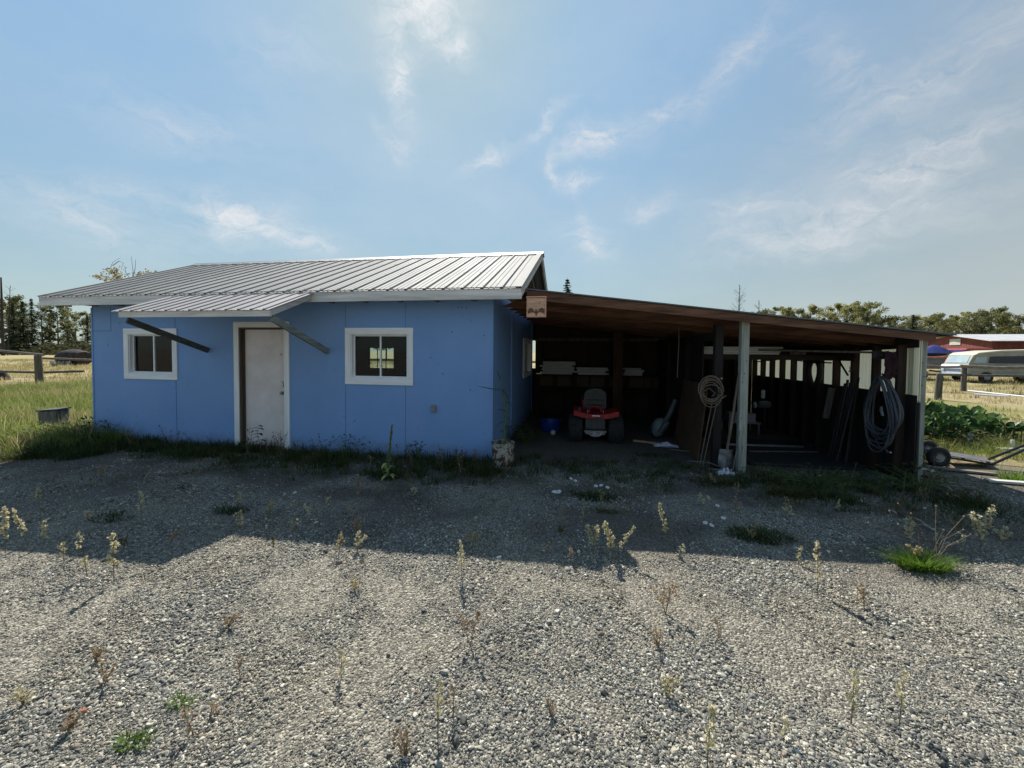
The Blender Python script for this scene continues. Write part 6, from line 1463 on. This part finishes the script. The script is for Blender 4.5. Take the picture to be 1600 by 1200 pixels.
# warp the coordinates so the wisps curl
wn = n.new("ShaderNodeTexNoise"); wn.inputs['Scale'].default_value = .16; wn.inputs['Detail'].default_value = 5; wn.inputs['Roughness'].default_value = .62; l.new(cb.outputs[0], wn.inputs['Vector'])
wv = n.new("ShaderNodeVectorMath"); wv.operation = 'MULTIPLY_ADD'; wv.inputs[1].default_value = (6, 5, 0); wv.inputs[2].default_value = (-3, -2.5, 0)
l.new(wn.outputs['Color'], wv.inputs[0]); av = n.new("ShaderNodeVectorMath"); av.operation = 'ADD'; l.new(cb.outputs[0], av.inputs[0]); l.new(wv.outputs[0], av.inputs[1])
WISP = [((-27, 39.6), (-18, 40.6), 3.2, 1.25), ((-26.7, 36.3), (-24.5, 28.5), 1.7, .75), ((-28.4, 27.6), (-24.2, 25), .8, .55), ((-19.9, 36.6), (-15.5, 36), 1.2, .7),
 ((-17.2, 23.7), (-10, 26.9), .8, .8), ((-10, 26.5), (-1, 32.3), .8, .55), ((-4.1, 26.5), (6.4, 27.9), 1.7, .9), ((-4.5, 25.5), (-4.0, 22.8), .8, .7), ((-4, 22.6), (1.8, 22.5), .9, .75), ((6, 28), (15.4, 29.9), 1.6, .5),
 ((15.4, 29.9), (23.4, 35.5), 1.8, .5), ((6, 18.3), (12, 19.6), 1.2, .5), ((14, 17.8), (26, 17.6), 1.4, .5), ((26, 17.5), (42, 18.2), 2.2, .55), ((31, 18.8), (44, 21), 1.6, .5),
 ((12, 12.3), (42, 13.4), 1.8, .5), ((-49, 16.3), (-41, 13.5), 1.8, .65), ((-42, 14.0), (-32, 13), 1.5, .5), ((-56, 15.8), (-50, 15.8), 1.5, .35), ((-62, 14), (-52, 11), 2.4, .5), ((-3, 17), (5, 13), 2.2, .35), ((36, 26), (50, 30), 3, .3), ((-45, 30), (-35, 34), 3, .2), ((-1, 20), (2, 14), 1.2, .4), ((22, 22), (46, 27), 2.4, .35), ((10, 15), (46, 15), 1.4, .4), ((24, 34), (34, 24), 2.2, .3), ((-58, 22), (-40, 24), 2.6, .25), ((-38, 17), (-50, 12), 2.6, .4)]
acc = None
for (a, b_, wd, st) in WISP:
    cx_, cy_ = (a[0]+b_[0])/2, (a[1]+b_[1])/2; L = math.hypot(b_[0]-a[0], b_[1]-a[1])/2+wd*1.4; an = math.atan2(b_[1]-a[1], b_[0]-a[0])
    mp = n.new("ShaderNodeMapping"); mp.vector_type = 'TEXTURE'; mp.inputs['Location'].default_value = (cx_, cy_, 0); mp.inputs['Rotation'].default_value = (0, 0, an); mp.inputs['Scale'].default_value = (L*1.25, wd*2.1, 1)
    l.new(av.outputs[0], mp.inputs[0]); gt = n.new("ShaderNodeTexGradient"); gt.gradient_type = 'QUADRATIC_SPHERE'; l.new(mp.outputs[0], gt.inputs[0])
    v = math_(n, l, 'MULTIPLY', gt.outputs['Fac'], st*1.7); acc = v if acc is None else math_(n, l, 'ADD', acc, v)
fb = n.new("ShaderNodeTexNoise"); fb.inputs['Scale'].default_value = .55; fb.inputs['Detail'].default_value = 8; fb.inputs['Roughness'].default_value = .68; fb.inputs['Distortion'].default_value = .5
mpn = n.new("ShaderNodeMapping"); mpn.inputs['Rotation'].default_value = (0, 0, -.35); mpn.inputs['Scale'].default_value = (.45, 1.1, 1); l.new(av.outputs[0], mpn.inputs[0]); l.new(mpn.outputs[0], fb.inputs['Vector'])
fbr = n.new("ShaderNodeMapRange"); fbr.inputs[1].default_value = .32; fbr.inputs[2].default_value = .72; l.new(fb.outputs[0], fbr.inputs[0])
veil = n.new("ShaderNodeTexNoise"); veil.inputs['Scale'].default_value = .06; veil.inputs['Detail'].default_value = 7; veil.inputs['Roughness'].default_value = .6; l.new(mpn.outputs[0], veil.inputs['Vector'])
vr = n.new("ShaderNodeMapRange"); vr.inputs[1].default_value = .42; vr.inputs[2].default_value = .75; vr.inputs[4].default_value = .30; l.new(veil.outputs[0], vr.inputs[0])
cl = math_(n, l, 'MULTIPLY', acc, fbr.outputs[0]); cl = math_(n, l, 'ADD', cl, math_(n, l, 'MULTIPLY', vr.outputs[0], .7))
cm = n.new("ShaderNodeClamp"); cm.inputs[2].default_value = .9; l.new(cl, cm.inputs[0])
bw0 = n.new("ShaderNodeRGBToBW"); l.new(sky.outputs[0], bw0.inputs[0])
kf = math_(n, l, 'DIVIDE', SKY_A*SKY_G, math_(n, l, 'ADD', bw0.outputs[0], SKY_A))
vm = n.new("ShaderNodeVectorMath"); vm.operation = 'SCALE'; l.new(sky.outputs[0], vm.inputs[0]); l.new(kf, vm.inputs['Scale']); skyt = vm.outputs[0]
bw1 = n.new("ShaderNodeRGBToBW"); l.new(skyt, bw1.inputs[0]); gr1 = n.new("ShaderNodeCombineColor")
for i, k in enumerate((.95, 1.05, 1.05)): l.new(math_(n, l, 'MULTIPLY', bw1.outputs[0], k), gr1.inputs[i])
hz = n.new("ShaderNodeMapRange"); hz.inputs[1].default_value = 38; hz.inputs[2].default_value = 4; hz.inputs[3].default_value = .02; hz.inputs[4].default_value = .52; l.new(el, hz.inputs[0])
azr = n.new("ShaderNodeMapRange"); azr.inputs[1].default_value = 0; azr.inputs[2].default_value = 45; azr.inputs[3].default_value = 0; azr.inputs[4].default_value = .42; l.new(az, azr.inputs[0])
skyc = mix(n, l, math_(n, l, 'ADD', hz.outputs[0], azr.outputs[0]), mix(n, l, 1.0, skyt, (.88, 1.13, 1.09), 'MULTIPLY'), gr1.outputs[0])
SKY_GAIN = 1.0
# cloud colour: the sky's own brightness turned white
bw_ = n.new("ShaderNodeRGBToBW"); l.new(skyc, bw_.inputs[0])
cc = n.new("ShaderNodeCombineColor"); g1 = math_(n, l, 'MULTIPLY_ADD', bw_.outputs[0], 1.25, .9)
for i, k in enumerate((.98, 1.0, 1.03)): l.new(math_(n, l, 'MULTIPLY', g1, k), cc.inputs[i])
mx = mix(n, l, cm.outputs[0], skyc, cc.outputs[0])
l.new(mx, bg.inputs[0]); bg.inputs[1].default_value = .10
sl = bpy.data.lights.new('sun', 'SUN'); sl.energy = 5.0; sl.angle = R(.53); sl.color = (1, .94, .85)
so = bpy.data.objects.new('sun', sl); COL.objects.link(so)
sd_ = Vector((math.sin(SUN_AZ)*math.cos(SUN_EL), math.cos(SUN_AZ)*math.cos(SUN_EL), math.sin(SUN_EL)))
so.rotation_euler = sd_.to_track_quat('Z', 'Y').to_euler(); so.location = (0, 0, 30)
S.view_settings.view_transform = 'Standard'; S.view_settings.look = 'None'; S.view_settings.exposure = 0.78; S.view_settings.gamma = 1
S.render.engine = 'CYCLES'; S.cycles.use_denoising = True
S.cycles.max_bounces = 6; S.cycles.transparent_max_bounces = 12; S.cycles.caustics_reflective = False; S.cycles.caustics_refractive = False
